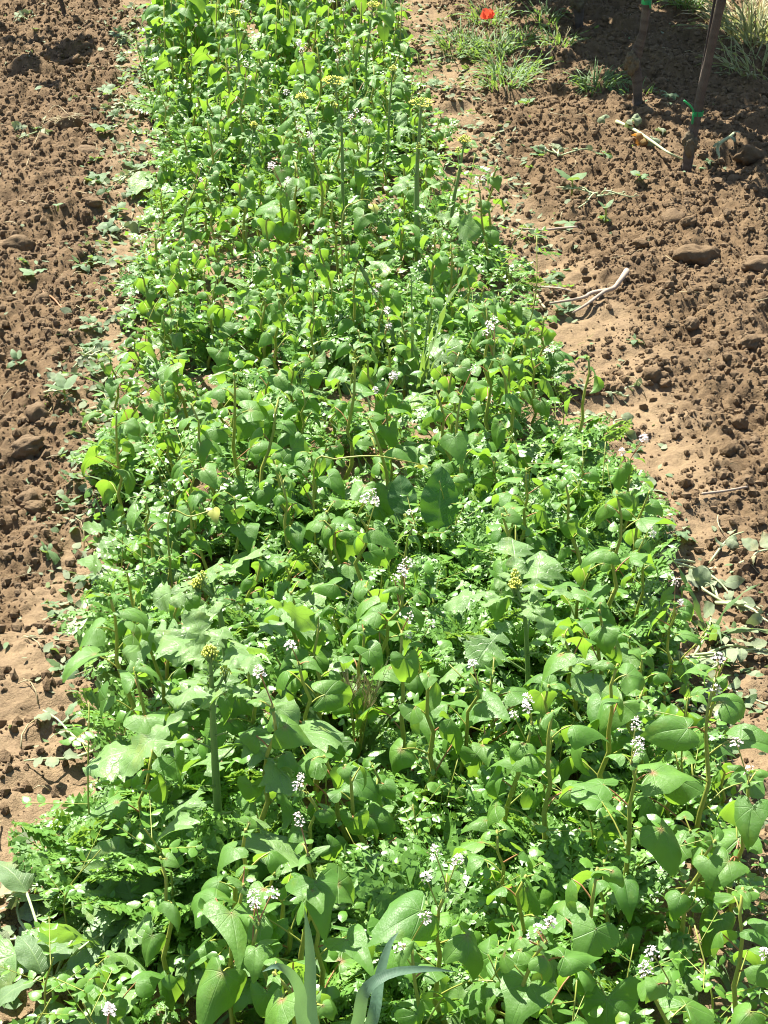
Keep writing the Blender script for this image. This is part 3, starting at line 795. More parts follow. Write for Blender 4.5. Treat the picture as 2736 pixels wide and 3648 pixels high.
# --- phacelia: ferny low plants
ph = []
for v in range(9):
    b = MB(); a0 = U(0, 6.28)
    for k in range(int(U(8, 12))):
        a = a0 + k * 2.4; h = U(.0, .05); put(b, fern_leaf(int(U(7, 10)), U(.6, 1.8)), [.01 * math.cos(a), .01 * math.sin(a), h], a, R(U(22, 78)), rng.normal(0, .3), U(.08, .145), float(np.clip(rng.normal(.5, .25), 0, 1)))
    ph.append(b.build('phacelia_plant', 'fern'))
cl = [(640, 3010, .03, .09), (780, 3120, .04, .10), (420, 3300, .03, .12), (1900, 1750, .08, .13), (1850, 1900, .08, .13), (1700, 1950, .08, .1), (1250, 2300, .06, .12), (1950, 2350, .06, .12), (1800, 1650, .1, .12), (1080, 1750, .1, .15), (2150, 1800, .08, .1), (1500, 2560, .05, .14), (2250, 3050, .04, .12), (1250, 3400, .04, .12), (1600, 3500, .03, .1)]
for i in range(230):
    if rng.random() < .5:
        c = cl[int(rng.integers(len(cl)))]; p = at(c[0], c[1], c[2]); x = p[0] + rng.normal(0, c[3] * .7); y = p[1] + rng.normal(0, c[3])
        x = min(max(x, bl(y) - .02), br(y) + .0)
    else: y = 1.35 + 5.0 * rng.random() ** 1.15; x = U(bl(y) + .02, br(y))
    o = ph[i] if i < len(ph) else ph[i % 9].copy()
    if i >= len(ph): COL.objects.link(o)
    s = U(.65, 1.15); o.location = (x, y, gz(x, y)); o.rotation_euler = (rng.normal(0, .15), rng.normal(0, .15), U(0, 6.28)); o.scale = (s, s, s)
    tag(o, 'low ferny phacelia plant with finely cut leaves ' + zone(x, y)[0], 'phacelia', 'ferny phacelia plants')

# --- vetch / pea shoots with paired leaflets
vt = []
for v in range(8):
    b = MB(); H = U(.12, .24)
    P = curve([(0, 0, -.005), (U(-.02, .02), U(-.02, .02), H * .5), (U(-.05, .05), U(-.05, .05), H)], 9)
    tube(b, P, np.linspace(.0017, .0009, 9), 5, .3, 1); az = U(0, 6.28)
    for k in range(7):
        f = .2 + .78 * k / 6; i = int(f * 8); p = P[i]; az += 2.5; LL = U(.05, .08); d = np.array([math.cos(az), math.sin(az), U(.1, .7)]); d /= np.linalg.norm(d)
        e = p + d * LL; tube(b, curve([p, p + d * LL * .5, e], 4), .0006, 4, .3, 1, cap=False)
        for q in range(4):
            t = .25 + .72 * q / 3; c = p + d * LL * t
            for s in (-1, 1):
                put(b, ovate(U(.26, .36), nv=6, nu=3, kx=.8, ky=U(-.3, .8), fold=.2), c, az + s * R(U(45, 75)), R(U(-10, 35)), s * .3, U(.010, .019), rng.random())
    vt.append(b.build('vetch_shoot', ['vetch', 'stem']))
for i in range(140):
    y = 1.35 + 5.0 * rng.random() ** 1.2; x = U(bl(y) - .04, br(y) + .03)
    o = vt[i] if i < len(vt) else vt[i % 8].copy()
    if i >= len(vt): COL.objects.link(o)
    s = U(.75, 1.2); o.location = (x, y, gz(x, y)); o.rotation_euler = (rng.normal(0, .2), rng.normal(0, .2), U(0, 6.28)); o.scale = (s, s, s)
    tag(o, 'thin vetch shoot with paired oval leaflets ' + zone(x, y)[0], 'vetch', 'vetch shoots')

# --- ground cover: too many small leaves to count
gc = MB(); sp = [ovate(.42, nv=5, nu=3, kx=1.0, ky=U(.2, 1.5), fold=.15) for _ in range(6)] + [ovate(.2, nv=5, nu=3, kx=.6, ky=U(.2, 1.5), fold=.15) for _ in range(6)]
for k in range(13500):
    y = 1.3 + 6.3 * rng.random() ** 1.15; x = U(bl(y) - .05, br(y) + .03)
    if vnoise(x * 8, y * 8, 91) < -.10 and rng.random() < .8: continue
    h = .006 + .125 * rng.random() ** 1.2
    if x < bl(y) + .03 or x > br(y) - .03: h *= .5
    put(gc, sp[k % 12], [x, y, gz(x, y) + h], U(0, 6.28), R(U(-25, 50)), rng.normal(0, .35), U(.011, .030), rng.random(), 0)
for k in range(700):
    y = 1.3 + 6.0 * rng.random() ** 1.2; x = U(bl(y) - .02, br(y) + .02); z = gz(x, y); a = U(0, 6.28); l = U(.05, .12)
    put(gc, blade(U(.010, .025), nv=6, nu=3, kx=0, ky=U(.3, 2.4)), [x, y, z], a, R(U(45, 85)), 0, l * 1.6, rng.random(), 1)
o = gc.build('undergrowth', ['vetch', 'grass']); tag(o, 'carpet of small green leaves and grass under the taller plants', 'undergrowth', kind='stuff')

# --- edges: low weeds and wilted cuttings on the bare soil
wd = []
for v in range(8):
    b = MB(); n = int(U(5, 10)); a0 = U(0, 6.28)
    for k in range(n):
        a = a0 + k * 2.4; put(b, ovate(U(.2, .34), nv=8, nu=5, kx=U(.3, 1.4), ky=U(.2, 1.8), ripple=.03), [.004 * math.cos(a), .004 * math.sin(a), U(0, .02)], a, R(U(5, 55)), rng.normal(0, .3), U(.022, .05), rng.random())
    wd.append(b.build('low_weed', 'weed'))
wspots = []
for i in range(56): y = 2.3 + 5.0 * rng.random(); wspots.append((U(-.62, -.45), y))
for i in range(12): y = 1.9 + 5.0 * rng.random(); wspots.append((U(.50, .64), y))
for px, py in [(600, 60), (640, 150), (560, 1010), (80, 960), (2150, 560), (1930, 560), (1890, 620), (130, 480), (330, 1250), (60, 1300), (420, 760), (380, 700), (1820, 100), (1650, 210), (1840, 370), (1880, 380), (2380, 350), (2180, 330), (2280, 640), (2150, 770), (2260, 1220), (1960, 1010), (2520, 610)]:
    p = gat(px, py); wspots.append((p[0], p[1]))
for i, (x, y) in enumerate(wspots):
    o = wd[i] if i < 8 else wd[i % 8].copy()
    if i >= 8: COL.objects.link(o)
    s = U(.45, 1.0); o.location = (x, y, gz(x, y)); o.rotation_euler = (rng.normal(0, .15), rng.normal(0, .15), U(0, 6.28)); o.scale = (s, s, s)
    w = 'on the left tilled soil' if x < -.64 else 'on the right tilled soil' if x > .66 else 'along the left border of the bed' if x < 0 else 'along the right border of the bed'
    tag(o, 'low leafy weed growing ' + w, 'weed', 'low weeds ' + w)

def cutting(p, rz, n=4, L=.12, label='', leaf=.04, group='wilted cuttings'):
    root = thing('wilted_cutting', p, rz); st = MB(); fo = MB()
    for k in range(n):
        a = rng.normal(0, .8) + (math.pi if rng.random() < .35 else 0); l = L * U(.6, 1.2); d = np.array([math.cos(a), math.sin(a)])
        pts = [np.array([U(-.02, .02), U(-.02, .02), .006])]
        for t in (.35, .7, 1.0): pts.append(np.array([d[0] * l * t + rng.normal(0, .008), d[1] * l * t + rng.normal(0, .008), .008 + .018 * math.sin(t * 3) * rng.random()]))
        C = curve(pts, 8); tube(st, C, np.linspace(.0028, .0014, 8), 6, rng.random(), 0)
        for q in range(3):
            e = C[int(U(2, 7))]; put(fo, ovate(U(.24, .42), nv=8, nu=5, kx=U(-1.5, 2), ky=U(-.8, 2), ripple=.05, twist=rng.normal(0, 1)), e + [0, 0, .004], U(0, 6.28), R(U(-8, 25)), rng.normal(0, .6), leaf * U(.6, 1.2), rng.random())
    st.build('stalk', 'shoot', root); fo.build('foliage', 'wilt', root); tag(root, label, 'cut weed', group); return root
cuts = [(2500, 2030, .3, 5, .20, 'wilted cut stalks with flat grey green leaves on the right soil, topmost of the litter', .05),
        (2560, 2150, 1.6, 5, .16, 'pile of limp cut stalks at the right, below the upright grass blades', .05),
        (2480, 2350, 1.2, 5, .14, 'pale limp cuttings on the dark soil beside the leaning buckwheat', .055),
        (2530, 2450, -1.4, 5, .13, 'bunch of pale thick cut stems pointing to the viewer on the right', .045),
        (2620, 2330, .2, 3, .14, 'thin cut weed with single leaf at the right frame edge', .045),
        (2160, 1545, -1.2, 4, .10, 'wilted weed pulled onto the pale soil right of the bed middle', .045),
        (2230, 1420, 1.0, 3, .06, 'small shredded weed on the smooth soil at the right', .03),
        (1990, 560, .4, 4, .10, 'wilted weeds beside the two leaved seedling', .035),
        (2130, 700, -.4, 5, .12, 'uprooted thin stemmed weed lying below the two leaved seedling', .018),
        (270, 1310, -.8, 5, .10, 'wilted weeds heaped at the left border, half way down', .04),
        (320, 1510, .3, 4, .11, 'limp pale weed lying on soil at the left border', .04),
        (190, 1400, 1.3, 3, .09, 'cut weed with rolled leaf on the left tilled soil', .045),
        (420, 830, 0, 3, .07, 'flattened grey leaves at the left border, behind', .06),
        (420, 650, 1, 4, .09, 'wilted clump at the left border near the back', .035),
        (130, 480, .2, 4, .10, 'grey green wilted weed on the tilled soil at the far left', .045),
        (250, 3130, -2.4, 4, .16, 'snapped buckwheat with folded leaves lying over the crust at the left front', .07),
        (330, 2700, 1.9, 4, .13, 'broken thick pale stem with hanging leaf at the left border', .06),
        (100, 3380, 2.8, 4, .12, 'wilted broad leaves at the front left corner', .07),
        (1640, 230, .2, 4, .10, 'wilted grass and leaves beside the bed at the back right', .03),
        (420, 170, 1.4, 4, .10, 'pale wilted leaves at the back of the left border', .045),
        (430, 400, 1.4, 4, .09, 'dry wilted leaves at the left border, between the back clumps', .04),
        (100, 70, .8, 4, .08, 'grey green weed on the soil at the far left corner', .05)]
for px, py, rz, n, L, lab, lf in cuts:
    p = gat(px, py); cutting(p, rz, n, L, lab, lf * .72)

lt = MB()
for k in range(3400):
    left = rng.random() < .55; y = 1.5 + 6 * rng.random()
    x = rng.normal(-.53, .055) if left else rng.normal(.575, .06)
    if rng.random() < .08: x = U(-1.1, -.6) if left else U(.65, 1.8)
    if left and y < 2.7 and rng.random() < .75: continue
    if not left and 2.9 < y < 4.6 and rng.random() < .65: continue
    put(lt, ovate(U(.15, .4), nv=4, nu=3, kx=U(-1.5, 1.5), ky=U(-1, 1.6)), [x, y, gz(x, y) + .004], U(0, 6.28), R(U(-6, 22)), rng.normal(0, .5), U(.010, .032), rng.random(), 0 if rng.random() < .72 else 1)
for k in range(260):
    left = rng.random() < .5; y = 1.6 + 6 * rng.random(); x = rng.normal(-.56, .08) if left else rng.normal(.64, .12)
    if rng.random() < .25: x = U(-1.1, -.6) if left else U(.65, 1.8)
    a = U(0, 6.28); l = U(.02, .09); z = gz(x, y) + .006; x2, y2 = x + l * math.cos(a), y + l * math.sin(a)
    tube(lt, curve([(x, y, z), (x + l * .5 * math.cos(a + .2), y + l * .5 * math.sin(a + .2), z + .004), (x2, y2, gz(x2, y2) + .005)], 4), U(.0006, .0014), 4, rng.random(), 2)
o = lt.build('plant_litter', ['wilt', 'weed', 'straw']); tag(o, 'shredded leaves and bits of straw scattered along both bed borders', 'litter', kind='stuff')

# --- seedlings with a few clear leaves
def seedling(px, py, h, L, label, n=3, spread=25):
    p = gat(px, py); root = thing('seedling', p); st = MB(); tube(st, curve([(0, 0, -.006), (.002, 0, h * .5), (0, .002, h)], 5), .0028, 6, .3); st.build('stem', 'stem', root)
    for k in range(n):
        b = MB(); put(b, ovate(.28, nv=8, nu=5, kx=1.0, ky=U(.3, .9)), [0, 0, h], U(-.3, .3) + k * 6.28 / n + .4, R(U(spread - 10, spread + 15)), 0, L * U(.85, 1.1), .8); b.build('leaf', 'weed', root)
    tag(root, label, 'seedling', 'seedlings on the tilled soil')
seedling(2036, 690, .040, .060, 'bright seedling with two broad upright leaves on the tilled soil, right of the bed')
seedling(2025, 820, .022, .055, 'pale seedling with folded leaves, the nearer one beside the lying twig', 3, 15)
seedling(2155, 790, .04, .035, 'narrow bright green shoot right of the nearer pale seedling', 3, 50)
seedling(205, 745, .012, .024, 'tiny pale seedling on the left tilled soil', 3, 20)
seedling(120, 1010, .03, .045, 'seedling with one large light leaf at the left frame edge', 3, 15)
seedling(230, 1430, .03, .05, 'young weed with spreading leaves on the left soil', 4, 30)
seedling(2520, 612, .012, .03, 'bright green leaf pair at the foot of the leaning vine', 2, 20)

# --- dock with big upright leaves, in the middle of the bed
b0 = at(1565, 2090, 0); b0[2] = gz(b0[0], b0[1]); root = thing('dock_plant', b0); st = MB()
for (bx, by, tx, ty, wpx, tone, off) in [(1562, 1885, 1572, 1665, 132, .1, -.02), (1440, 1830, 1420, 1690, 105, .9, .02)]:
    B = at_plane(bx, by, b0, off) - b0; Tp = at_plane(tx, ty, b0, off + .03) - b0; L = np.linalg.norm(Tp - B); W2 = wpx * px_size(b0) / 2 / L
    tube(st, curve([(0, 0, -.005), B * .5, B], 5), .003, 6, .5)
    lf = strip_leaf(lambda t: .012 + W2 * (math.sin(math.pi * t ** .72) ** .7 if t < 1 else 0), nv=20, nu=9, kx=-.5, ky=.25, ripple=.018, tooth=.02, fold=.1)
    dirv = Tp - B; az = math.atan2(dirv[1], dirv[0]); pit = math.asin(dirv[2] / L)
    # blade face turned to the viewer
    y = dirv / L; nrm = CAM - b0; nrm = nrm - y * np.dot(nrm, y); nrm /= np.linalg.norm(nrm); x = np.cross(y, nrm)
    if off > 0: nrm = nrm + np.array([-.35, .2, .5]); nrm -= y * np.dot(nrm, y); nrm /= np.linalg.norm(nrm); x = np.cross(y, nrm)
    b = MB(); V, F, UV = lf; b.add(V * L @ np.column_stack([x, y, nrm]).T + B, F, UV, tone); b.build('leaf', 'dock', root)
st.build('petiole', 'stem', root); tag(root, 'dock with one huge dark upright leaf in the middle of the bed', 'dock')

# --- broad leaved weed in the near left corner
p = gat(190, 3500); root = thing('broad_leaved_weed', p); st = MB()
for (px, py, z, L, az, pit, tn) in [(95, 3180, .06, .078, 2.2, .7, .5), (165, 3300, .05, .085, -1.0, -.3, .6), (310, 3280, .05, .06, 1.6, 1.0, .3), (260, 3370, .06, .075, 3.6, .2, .5), (360, 3330, .06, .06, .6, .5, .4), (120, 3500, .06, .08, 3.4, .1, .5), (150, 3470, .06, .07, 2.0, .8, .3), (240, 3480, .06, .06, .7, .5, .6), (190, 3560, .04, .085, -1.7, -.4, .4), (330, 3440, .05, .06, -.3, .2, .5)]:
    q = at(px, py, z) - p; tube(st, curve([(0, 0, 0), q * .5 + [0, 0, .012], q], 5), .0020, 5, .4)
    b = MB(); put(b, ovate(.33, nv=12, nu=7, kx=U(.5, 1.4), ky=U(.4, 1.2), ripple=.03, fold=-.15), q, az, pit, rng.normal(0, .3), L, tn); b.build('leaf', 'weed', root)
st.build('stem', 'shoot', root); tag(root, 'broad leaved weed with veined oval leaves at the front left corner', 'weed')

# --- grasses
def grass_tuft(p, n, L, W, label, mats='grass', up=(50, 88), cat='grass tuft', curl=(.3, 2.0), group=None, spread=.02, name='grass_tuft'):
    b = MB()
    for k in range(n):
        a = U(0, 6.28); r = spread * math.sqrt(rng.random()); x, y = p[0] + r * math.cos(a), p[1] + r * math.sin(a)
        l = L * U(.5, 1.15); put(b, blade(W / l * U(.6, 1.1), nv=8, nu=3, kx=0, ky=U(*curl), fold=.3), [x - p[0], y - p[1], gz(x, y) - p[2] - .003], a + rng.normal(0, .8), R(U(*up)), rng.normal(0, .3), l, rng.random())
    o = b.build(name, mats); o.location = p; tag(o, label, cat, group); return o
for i, (px, py, n, L, s, lab) in enumerate([
        (1640, 170, 46, .10, .06, 'sparse grass patch nearest the bed at the back right'),
        (1760, 190, 80, .11, .07, 'dense grass patch under the red poppy'),
        (1820, 240, 70, .10, .07, 'grass patch right of the poppy, before the tilled soil'),
        (1800, 320, 40, .09, .05, 'thin grass at the near end of the poppy patch'),
        (1740, 70, 40, .10, .06, 'grass patch behind the red poppy'),
        (1940, 90, 24, .09, .04, 'wispy grass between the poppy and the far vine'),
        (1990, 170, 24, .09, .04, 'wispy grass on the soil left of the shaded strip'),
        (2130, 320, 46, .09, .05, 'short dark grass left of the knobbly vine trunk'),
        (1870, 150, 24, .10, .04, 'thin dry grass on the soil behind the poppy patch'),
        (2450, 45, 56, .11, .05, 'dark green grass tuft between the vine trunks at the back'),
        (2270, 340, 24, .05, .05, 'short green tuft at the foot of the knobbly vine')]):
    grass_tuft(gat(px, py), int(n * 1.8), L * 1.15, .0030, lab, 'grass', (40, 88), spread=s * 1.2, group='grass tufts near the vines')
for i, (px, py, n, L, lab) in enumerate([(2700, 130, 120, .22, 'tall yellowish grass at the back right corner'), (2640, 60, 70, .16, 'yellow green grass behind the leaning vine'), (2735, 230, 60, .20, 'nearest stand of tall grass at the right frame edge')]):
    grass_tuft(gat(px, py), int(n * 1.6), L, .0034, lab, ['straw' if i == 1 else 'drygrass'], (35, 88), curl=(.1, 1.6), spread=.13, group='tall grass at the corner')
b0 = gat(2530, 2260)
grass_tuft(b0, 9, .16, .007, 'few upright pale grass blades bending over the right soil near the cuttings', 'grass', (35, 85), curl=(.2, 2.2), spread=.02)
root = None
# tall stems of dry grass
def stalks(px, py, tops, label, w=.0011):
    b0 = gat(px, py); b = MB()
    for tx, ty in tops:
        e = at_plane(tx, ty, b0, U(-.02, .02)) - b0; tube(b, curve([(0, 0, 0), e * .5 + [U(-.01, .01), 0, .01], e], 6), np.linspace(w, w * .5, 6), 4, rng.random())
        for k in range(10): put(b, blade(.07, nv=3, nu=3, kx=0, ky=.4), e * (1 - .02 * k), U(0, 6.28), R(60), 0, .018, rng.random())
    o = b.build('dry_grass_stalk', 'straw'); o.location = b0; tag(o, label, 'dry grass')
stalks(1765, 130, [(1785, 12), (1822, 5), (1830, 90)], 'pale dry grass stalks rising beside the red poppy')
stalks(1950, 240, [(2030, 105), (1990, 100)], 'thin bent grass stalk on the soil before the far vine')
stalks(1905, 312, [(1945, 262), (2100, 222)], 'angled dry grass stalk lying toward the shaded strip')
stalks(1990, 320, [(2110, 235)], 'second dry stalk lying below the angled one')

# big blue green cereal leaves at the very front
def ribbon(name, pts, wid, root, b0, matn, tone):
    P = curve(pts, 18); k = len(P); T = np.gradient(P, axis=0); T /= np.linalg.norm(T, axis=1)[:, None]
    tt = np.linspace(0, 1, k); w = wid * np.clip(np.minimum(.75 + tt, 1.15) * (1 - tt ** 3), .03, 2)
    V = []; UV = []
    for i in range(k):
        n = CAM - b0 - P[i]; n = n / np.linalg.norm(n) + [.15 * math.sin(i * .3), 0, .35]; s = np.cross(T[i], n); s /= np.linalg.norm(s); z = np.cross(s, T[i])
        for u in (-1, -.5, 0, .5, 1): V.append(P[i] + s * u * w[i] / 2 - z * abs(u) * w[i] * -.10); UV.append((u, tt[i]))
    ii = (np.arange(k - 1)[:, None] * 5 + np.arange(4)[None]).ravel()
    b = MB(); b.add(np.array(V), [np.column_stack([ii, ii + 1, ii + 6, ii + 5])], np.array(UV), tone); return b.build(name, matn, root)
b0 = np.array([at(1230, 4250, .05)[0], at(1230, 4250, .05)[1], 0]); b0[2] = gz(b0[0], b0[1])
root = thing('cereal_plant', b0)
def A(px, py, off): return at_plane(px, py, b0, off) - b0
st = MB(); tube(st, curve([(0, 0, -.01), (.003, 0, .05), (0, .004, .10)], 5), [.005, .0045, .004, .004, .0035], 8, .5); st.build('stem', 'stem', root)
for pl, w in [([(1180, 3860, 0), (1110, 3640, .02), (1106, 3440, .04), (1098, 3330, .05), (1085, 3235, .06)], .0135),
              ([(1240, 3860, 0), (1325, 3640, .0), (1352, 3480, .03), (1385, 3370, .05), (1420, 3320, .06)], .0125),
              ([(1220, 3860, 0), (1275, 3640, -.01), (1300, 3530, -.01), (1390, 3468, .0), (1520, 3452, .01), (1622, 3462, .03)], .013),
              ([(1200, 3860, 0), (1080, 3650, -.01), (1070, 3540, -.01), (1035, 3470, -.02), (985, 3442, -.03), (935, 3462, -.04)], .013)]:
    ribbon('blade', [np.array([0, 0, .05])] + [A(*q) for q in pl], w, root, b0, 'cereal', U(.3, .9))
tag(root, 'cereal plant with four blue green ribbon leaves arching up at the front edge', 'cereal')

# awned wild grass in the bed
b0 = at(1270, 2760, 0.0); b0[2] = gz(b0[0], b0[1]); root = thing('awned_grass', b0); st = MB(); hd = MB()
for k in range(7):
    tx, ty = U(1230, 1360), U(2440, 2580); e = at_plane(tx, ty, b0, U(-.03, .03)) - b0; e[2] = max(e[2], .12)
    C = curve([(0, 0, 0), e * .55 + [0, 0, .03], e], 7); tube(st, C, .0009, 5, rng.random())
    for q in range(14):
        p = C[-1] + (C[-2] - C[-1]) * q * .12; a = U(0, 6.28); d = np.array([math.cos(a) * .35, math.sin(a) * .35, U(.5, 1)]); d /= np.linalg.norm(d)
        tube(hd, [p, p + d * U(.03, .055)], [.0008, .0002], 4, rng.random(), cap=False)
for k in range(14): put(st, blade(.02, nv=8, nu=3, kx=0, ky=U(.4, 2)), [0, 0, 0], U(0, 6.28), R(U(50, 85)), 0, U(.12, .22), rng.random(), 1)
st.build('stems', ['stem', 'grass'], root); hd.build('awned_heads', 'straw', root); tag(root, 'awned wild grass with bristly pale heads in the front middle of the bed', 'wild grass')
b0 = at(1930, 2600, .0); grass_tuft(np.array([b0[0], b0[1], gz(b0[0], b0[1])]), 40, .26, .004, 'fine bent grass clump right of the bed middle', 'grass', (55, 85), curl=(1.2, 2.6), spread=.02)
b0 = at(1480, 1450, .0); grass_tuft(np.array([b0[0], b0[1], gz(b0[0], b0[1])]), 8, .36, .0042, 'tall upright grass below the tallest mustard', 'grass', (74, 88), curl=(.1, .5), spread=.012)

# arching pale stalks over the canopy
def arch(pix, z0, label, w=.0016, m='stem'):
    P = [at(px, py, z0 + dz) for px, py, dz in pix]; b = MB(); c = P[0].copy(); c[2] = gz(c[0], c[1])
    pts = [np.zeros(3)] + [q - c for q in P]; tube(b, curve(pts, 22), np.linspace(w * 1.3, w * .6, 22), 6, .7)
    put(b, heart_leaf(1, 1, 1.6, .8, .04, 4), pts[-1], U(0, 6.28), -.4, 0, .03, .6)
    o = b.build('arching_stalk', [m]); o.location = c; tag(o, label, 'stalk', 'bent stalks over the canopy')
arch([(1120, 1665, .0), (1200, 1635, .02), (1330, 1624, .03), (1430, 1640, .02), (1500, 1655, 0)], .22, 'pale green stalk arching over the canopy behind the dock')
arch([(600, 1845, 0), (680, 1840, .01), (760, 1815, .02)], .2, 'short pale stalk arching at the left of the bed')
arch([(1220, 780, 0), (1270, 720, .03), (1310, 712, .03), (1330, 730, .0)], .25, 'pale hooped stalk near the slender mustards')

# poppy
b0 = gat(1745, 130); root = thing('poppy', b0); st = MB(); e = at_plane(1736, 66, b0) - b0
tube(st, curve([(0, 0, 0), e * .5 + [.004, 0, 0], e], 6), .0012, 5, .3); st.build('stem', 'mstem', root)
fl = MB()
for k in range(5): put(fl, strip_leaf(lambda t: .02 + .55 * math.sin(math.pi * min(.999, t) ** .6 * .93), nv=6, nu=5, kx=.8, ky=-1.0, ripple=.08), e, k * 1.2566 + .4, R(U(15, 50)), rng.normal(0, .3), U(.034, .044), rng.random())
fl.build('petals', 'poppy', root); tag(root, 'single red poppy in the grass at the back right', 'poppy')

# phacelia bloom, small mauve flower
b0 = at(965, 2900, 0); b0[2] = gz(b0[0], b0[1]); root = thing('mauve_flower', b0); st = MB(); e = at_plane(968, 2770, b0) - b0
tube(st, curve([(0, 0, 0), e * .5, e], 5), .0013, 5, .4); st.build('stem', 'mstem', root); fl = MB(); flower_top(fl, e, 24, .012, .5, (0, 0)); fl.build('flower_head', 'mauve', root)
tag(root, 'small mauve flower head right of the sturdy front mustard', 'flower')

# ================================================================== VINES
def vine(pix, base_px, label, burl=None, ties=(), crown=True, seed=0, shoot=None, cz=(.86, 1.75), coff=(0, 0), cn=330, cr=.30):
    b0 = gat(*base_px); root = thing('grape_vine', b0); s = px_size(b0)
    pts = [np.array([0, 0, -.03])] + [at_plane(px, py, b0) - b0 for px, py, w in pix]; rad = [pix[0][2] * s / 2 * 1.15] + [w * s / 2 for _, _, w in pix]
    top = pts[-1]; pts.append(top + np.array([.02, .02, .35])); rad.append(rad[-1] * .9)
    n = 60; C = curve(pts, n); rr = np.interp(np.linspace(0, len(pts) - 1, n), range(len(pts)), rad)
    th = np.arange(14) / 14 * 6.283
    b = MB(); P = C; T = np.gradient(P, axis=0); T /= np.linalg.norm(T, axis=1)[:, None]; V = []; UV = []
    for i in range(n):
        x = np.cross([0, 1, 0], T[i]); x /= np.linalg.norm(x); y = np.cross(T[i], x)
        q = rr[i] * (1 + .13 * np.sin(3 * th + i * .13 + seed) + .09 * np.sin(5 * th - i * .10) + .16 * (vnoise(th * 2.5 + 9, np.full(14, i * .33), seed)))
        V.append(P[i] + np.outer(np.cos(th) * q, x) + np.outer(np.sin(th) * q, y)); UV.append(np.column_stack([np.arange(14) / 14, np.full(14, i * .2)]))
    i = np.arange(14); j = (i + 1) % 14
    F = np.concatenate([np.column_stack([r * 14 + i, r * 14 + j, (r + 1) * 14 + j, (r + 1) * 14 + i]) for r in range(n - 1)])
    b.add(np.concatenate(V), [F], np.concatenate(UV), np.repeat(rng.random(n) * .6, 14)); b.build('trunk', 'bark', root)
    for k, (bx, by, wpx, hpx, off) in enumerate(burl or []):
        c = at_plane(bx, by, b0, off) - b0; VV, FF = ICO4
        d = 1 + .5 * fbm(VV[:, 0] * 2.2 + seed + k, VV[:, 1] * 2.2 + VV[:, 2] * 2.5, 4, 13 + seed + k, .6)
        bb = MB(); bb.add(VV * d[:, None] * [wpx * s / 2, wpx * s / 2, hpx * s / 2] + c, [FF], None, .5); bb.build('burl', 'burl', root)
    for (tx, ty, w, ends) in ties:
        tb = MB(); c = at_plane(tx, ty, b0) - b0; tt = np.linspace(0, 6.283, 15)
        for dz in (0,):
            VV = []; 
            for a in tt: VV += [c + [math.cos(a) * w * s / 2, math.sin(a) * w * s / 2, -.007], c + [math.cos(a) * w * s / 2 * 1.02, math.sin(a) * w * s / 2, .008]]
            q = np.arange(14) * 2; tb.add(np.array(VV), [np.column_stack([q, q + 2, q + 3, q + 1])], None, .5)
        for en in ends:
            E = [at_plane(ex, ey, b0, -.022) - b0 for ex, ey in en]; tube(tb, curve(E, 6), .0032, 6, .5)
        tb.build('tie', 'tie', root)
    if crown:
        cb = MB(); pool = [heart_leaf(1.55, 1.1, U(.4, 1.6), U(.2, 1.2), .07, 3) for _ in range(8)]; z0 = .0
        for k in range(cn):
            h = U(cz[0], cz[1]); p = np.array([rng.normal(coff[0], cr * .55), rng.normal(coff[1], cr), h]) ; put(cb, pool[k % 8], p, U(0, 6.28), -R(U(0, 60)), rng.normal(0, .4), U(.07, .12), rng.random(), 0)
        for k in range(6):
            e = np.array([rng.normal(0, .15), rng.normal(0, .3), U(1.2, 1.7)]); tube(cb, curve([C[-1], (C[-1] + e) / 2 + [0, .04, .05], e], 7), np.linspace(.006, .003, 7), 6, .4, 1)
        cb.build('crown', ['vineleaf', 'bark'], root)
    tag(root, label, 'grape vine', 'grape vines of the right row' if base_px[0] > 1500 else None); return root
vine([(2271, 340, 34), (2268, 280, 36), (2258, 225, 40), (2274, 170, 34), (2290, 120, 28), (2298, 70, 29), (2304, 10, 30), (2308, -60, 30)], (2270, 372),
     'grape vine with a knobbly burl half way up its trunk, second from the front', burl=[(2249, 225, 46, 78, -.012), (2244, 205, 30, 40, -.02)], ties=[(2304, 6, 36, [[(2315, 8), (2318, 30)]])], seed=1, cz=(1.0, 1.7), cn=70, coff=(-.05, .05), cr=.18)
vine([(2450, 585, 34), (2460, 530, 40), (2468, 480, 38), (2484, 405, 32), (2495, 340, 31), (2512, 260, 30), (2532, 170, 29), (2550, 85, 31), (2570, 0, 34), (2584, -70, 34)], (2441, 622),
     'leaning grape vine with a green tie on its trunk, nearest the viewer', burl=[(2458, 512, 50, 84, -.010)], ties=[(2486, 403, 40, [[(2472, 398), (2462, 380), (2436, 358)], [(2472, 402), (2468, 425), (2466, 442)]])], seed=4, cz=(.95, 1.6), cn=330, coff=(.22, -.16), cr=.17)
vine([(2062, 70, 30), (2062, 30, 34), (2064, -20, 26), (2070, -80, 26)], (2062, 97), 'dark shaded grape vine stump with a burl, farthest of the right row', burl=[(2060, 5, 52, 60, -.01)], seed=7, cz=(.75, 1.7), cn=620, coff=(-.12, 0), cr=.30)
vine([(1905, -180, 28), (1908, -240, 28)], (1903, -130), 'grape vine behind the shaded stump, only its shade reaching into view', seed=12, cz=(.7, 1.5), cn=380, cr=.26, coff=(-.22, 0))
vine([(226, 30, 15), (218, 5, 15), (208, -40, 16)], (232, 47), 'slim dark vine trunk leaning at the top left of the left strip', seed=9, cn=24, coff=(-.35, .1), cz=(.9, 1.5))
b0 = gat(2447, 612); b0[1] += .03; root_rod = MB(); e = at_plane(2546, 0, b0, .0) - b0
tube(root_rod, [np.array([0, 0, -.05]), e * .5, e, e * 2.2], .0042, 8, .5); o = root_rod.build('vine_stake', 'rod'); o.location = b0
tag(o, 'thin dark rod standing against the leaning vine', 'stake')
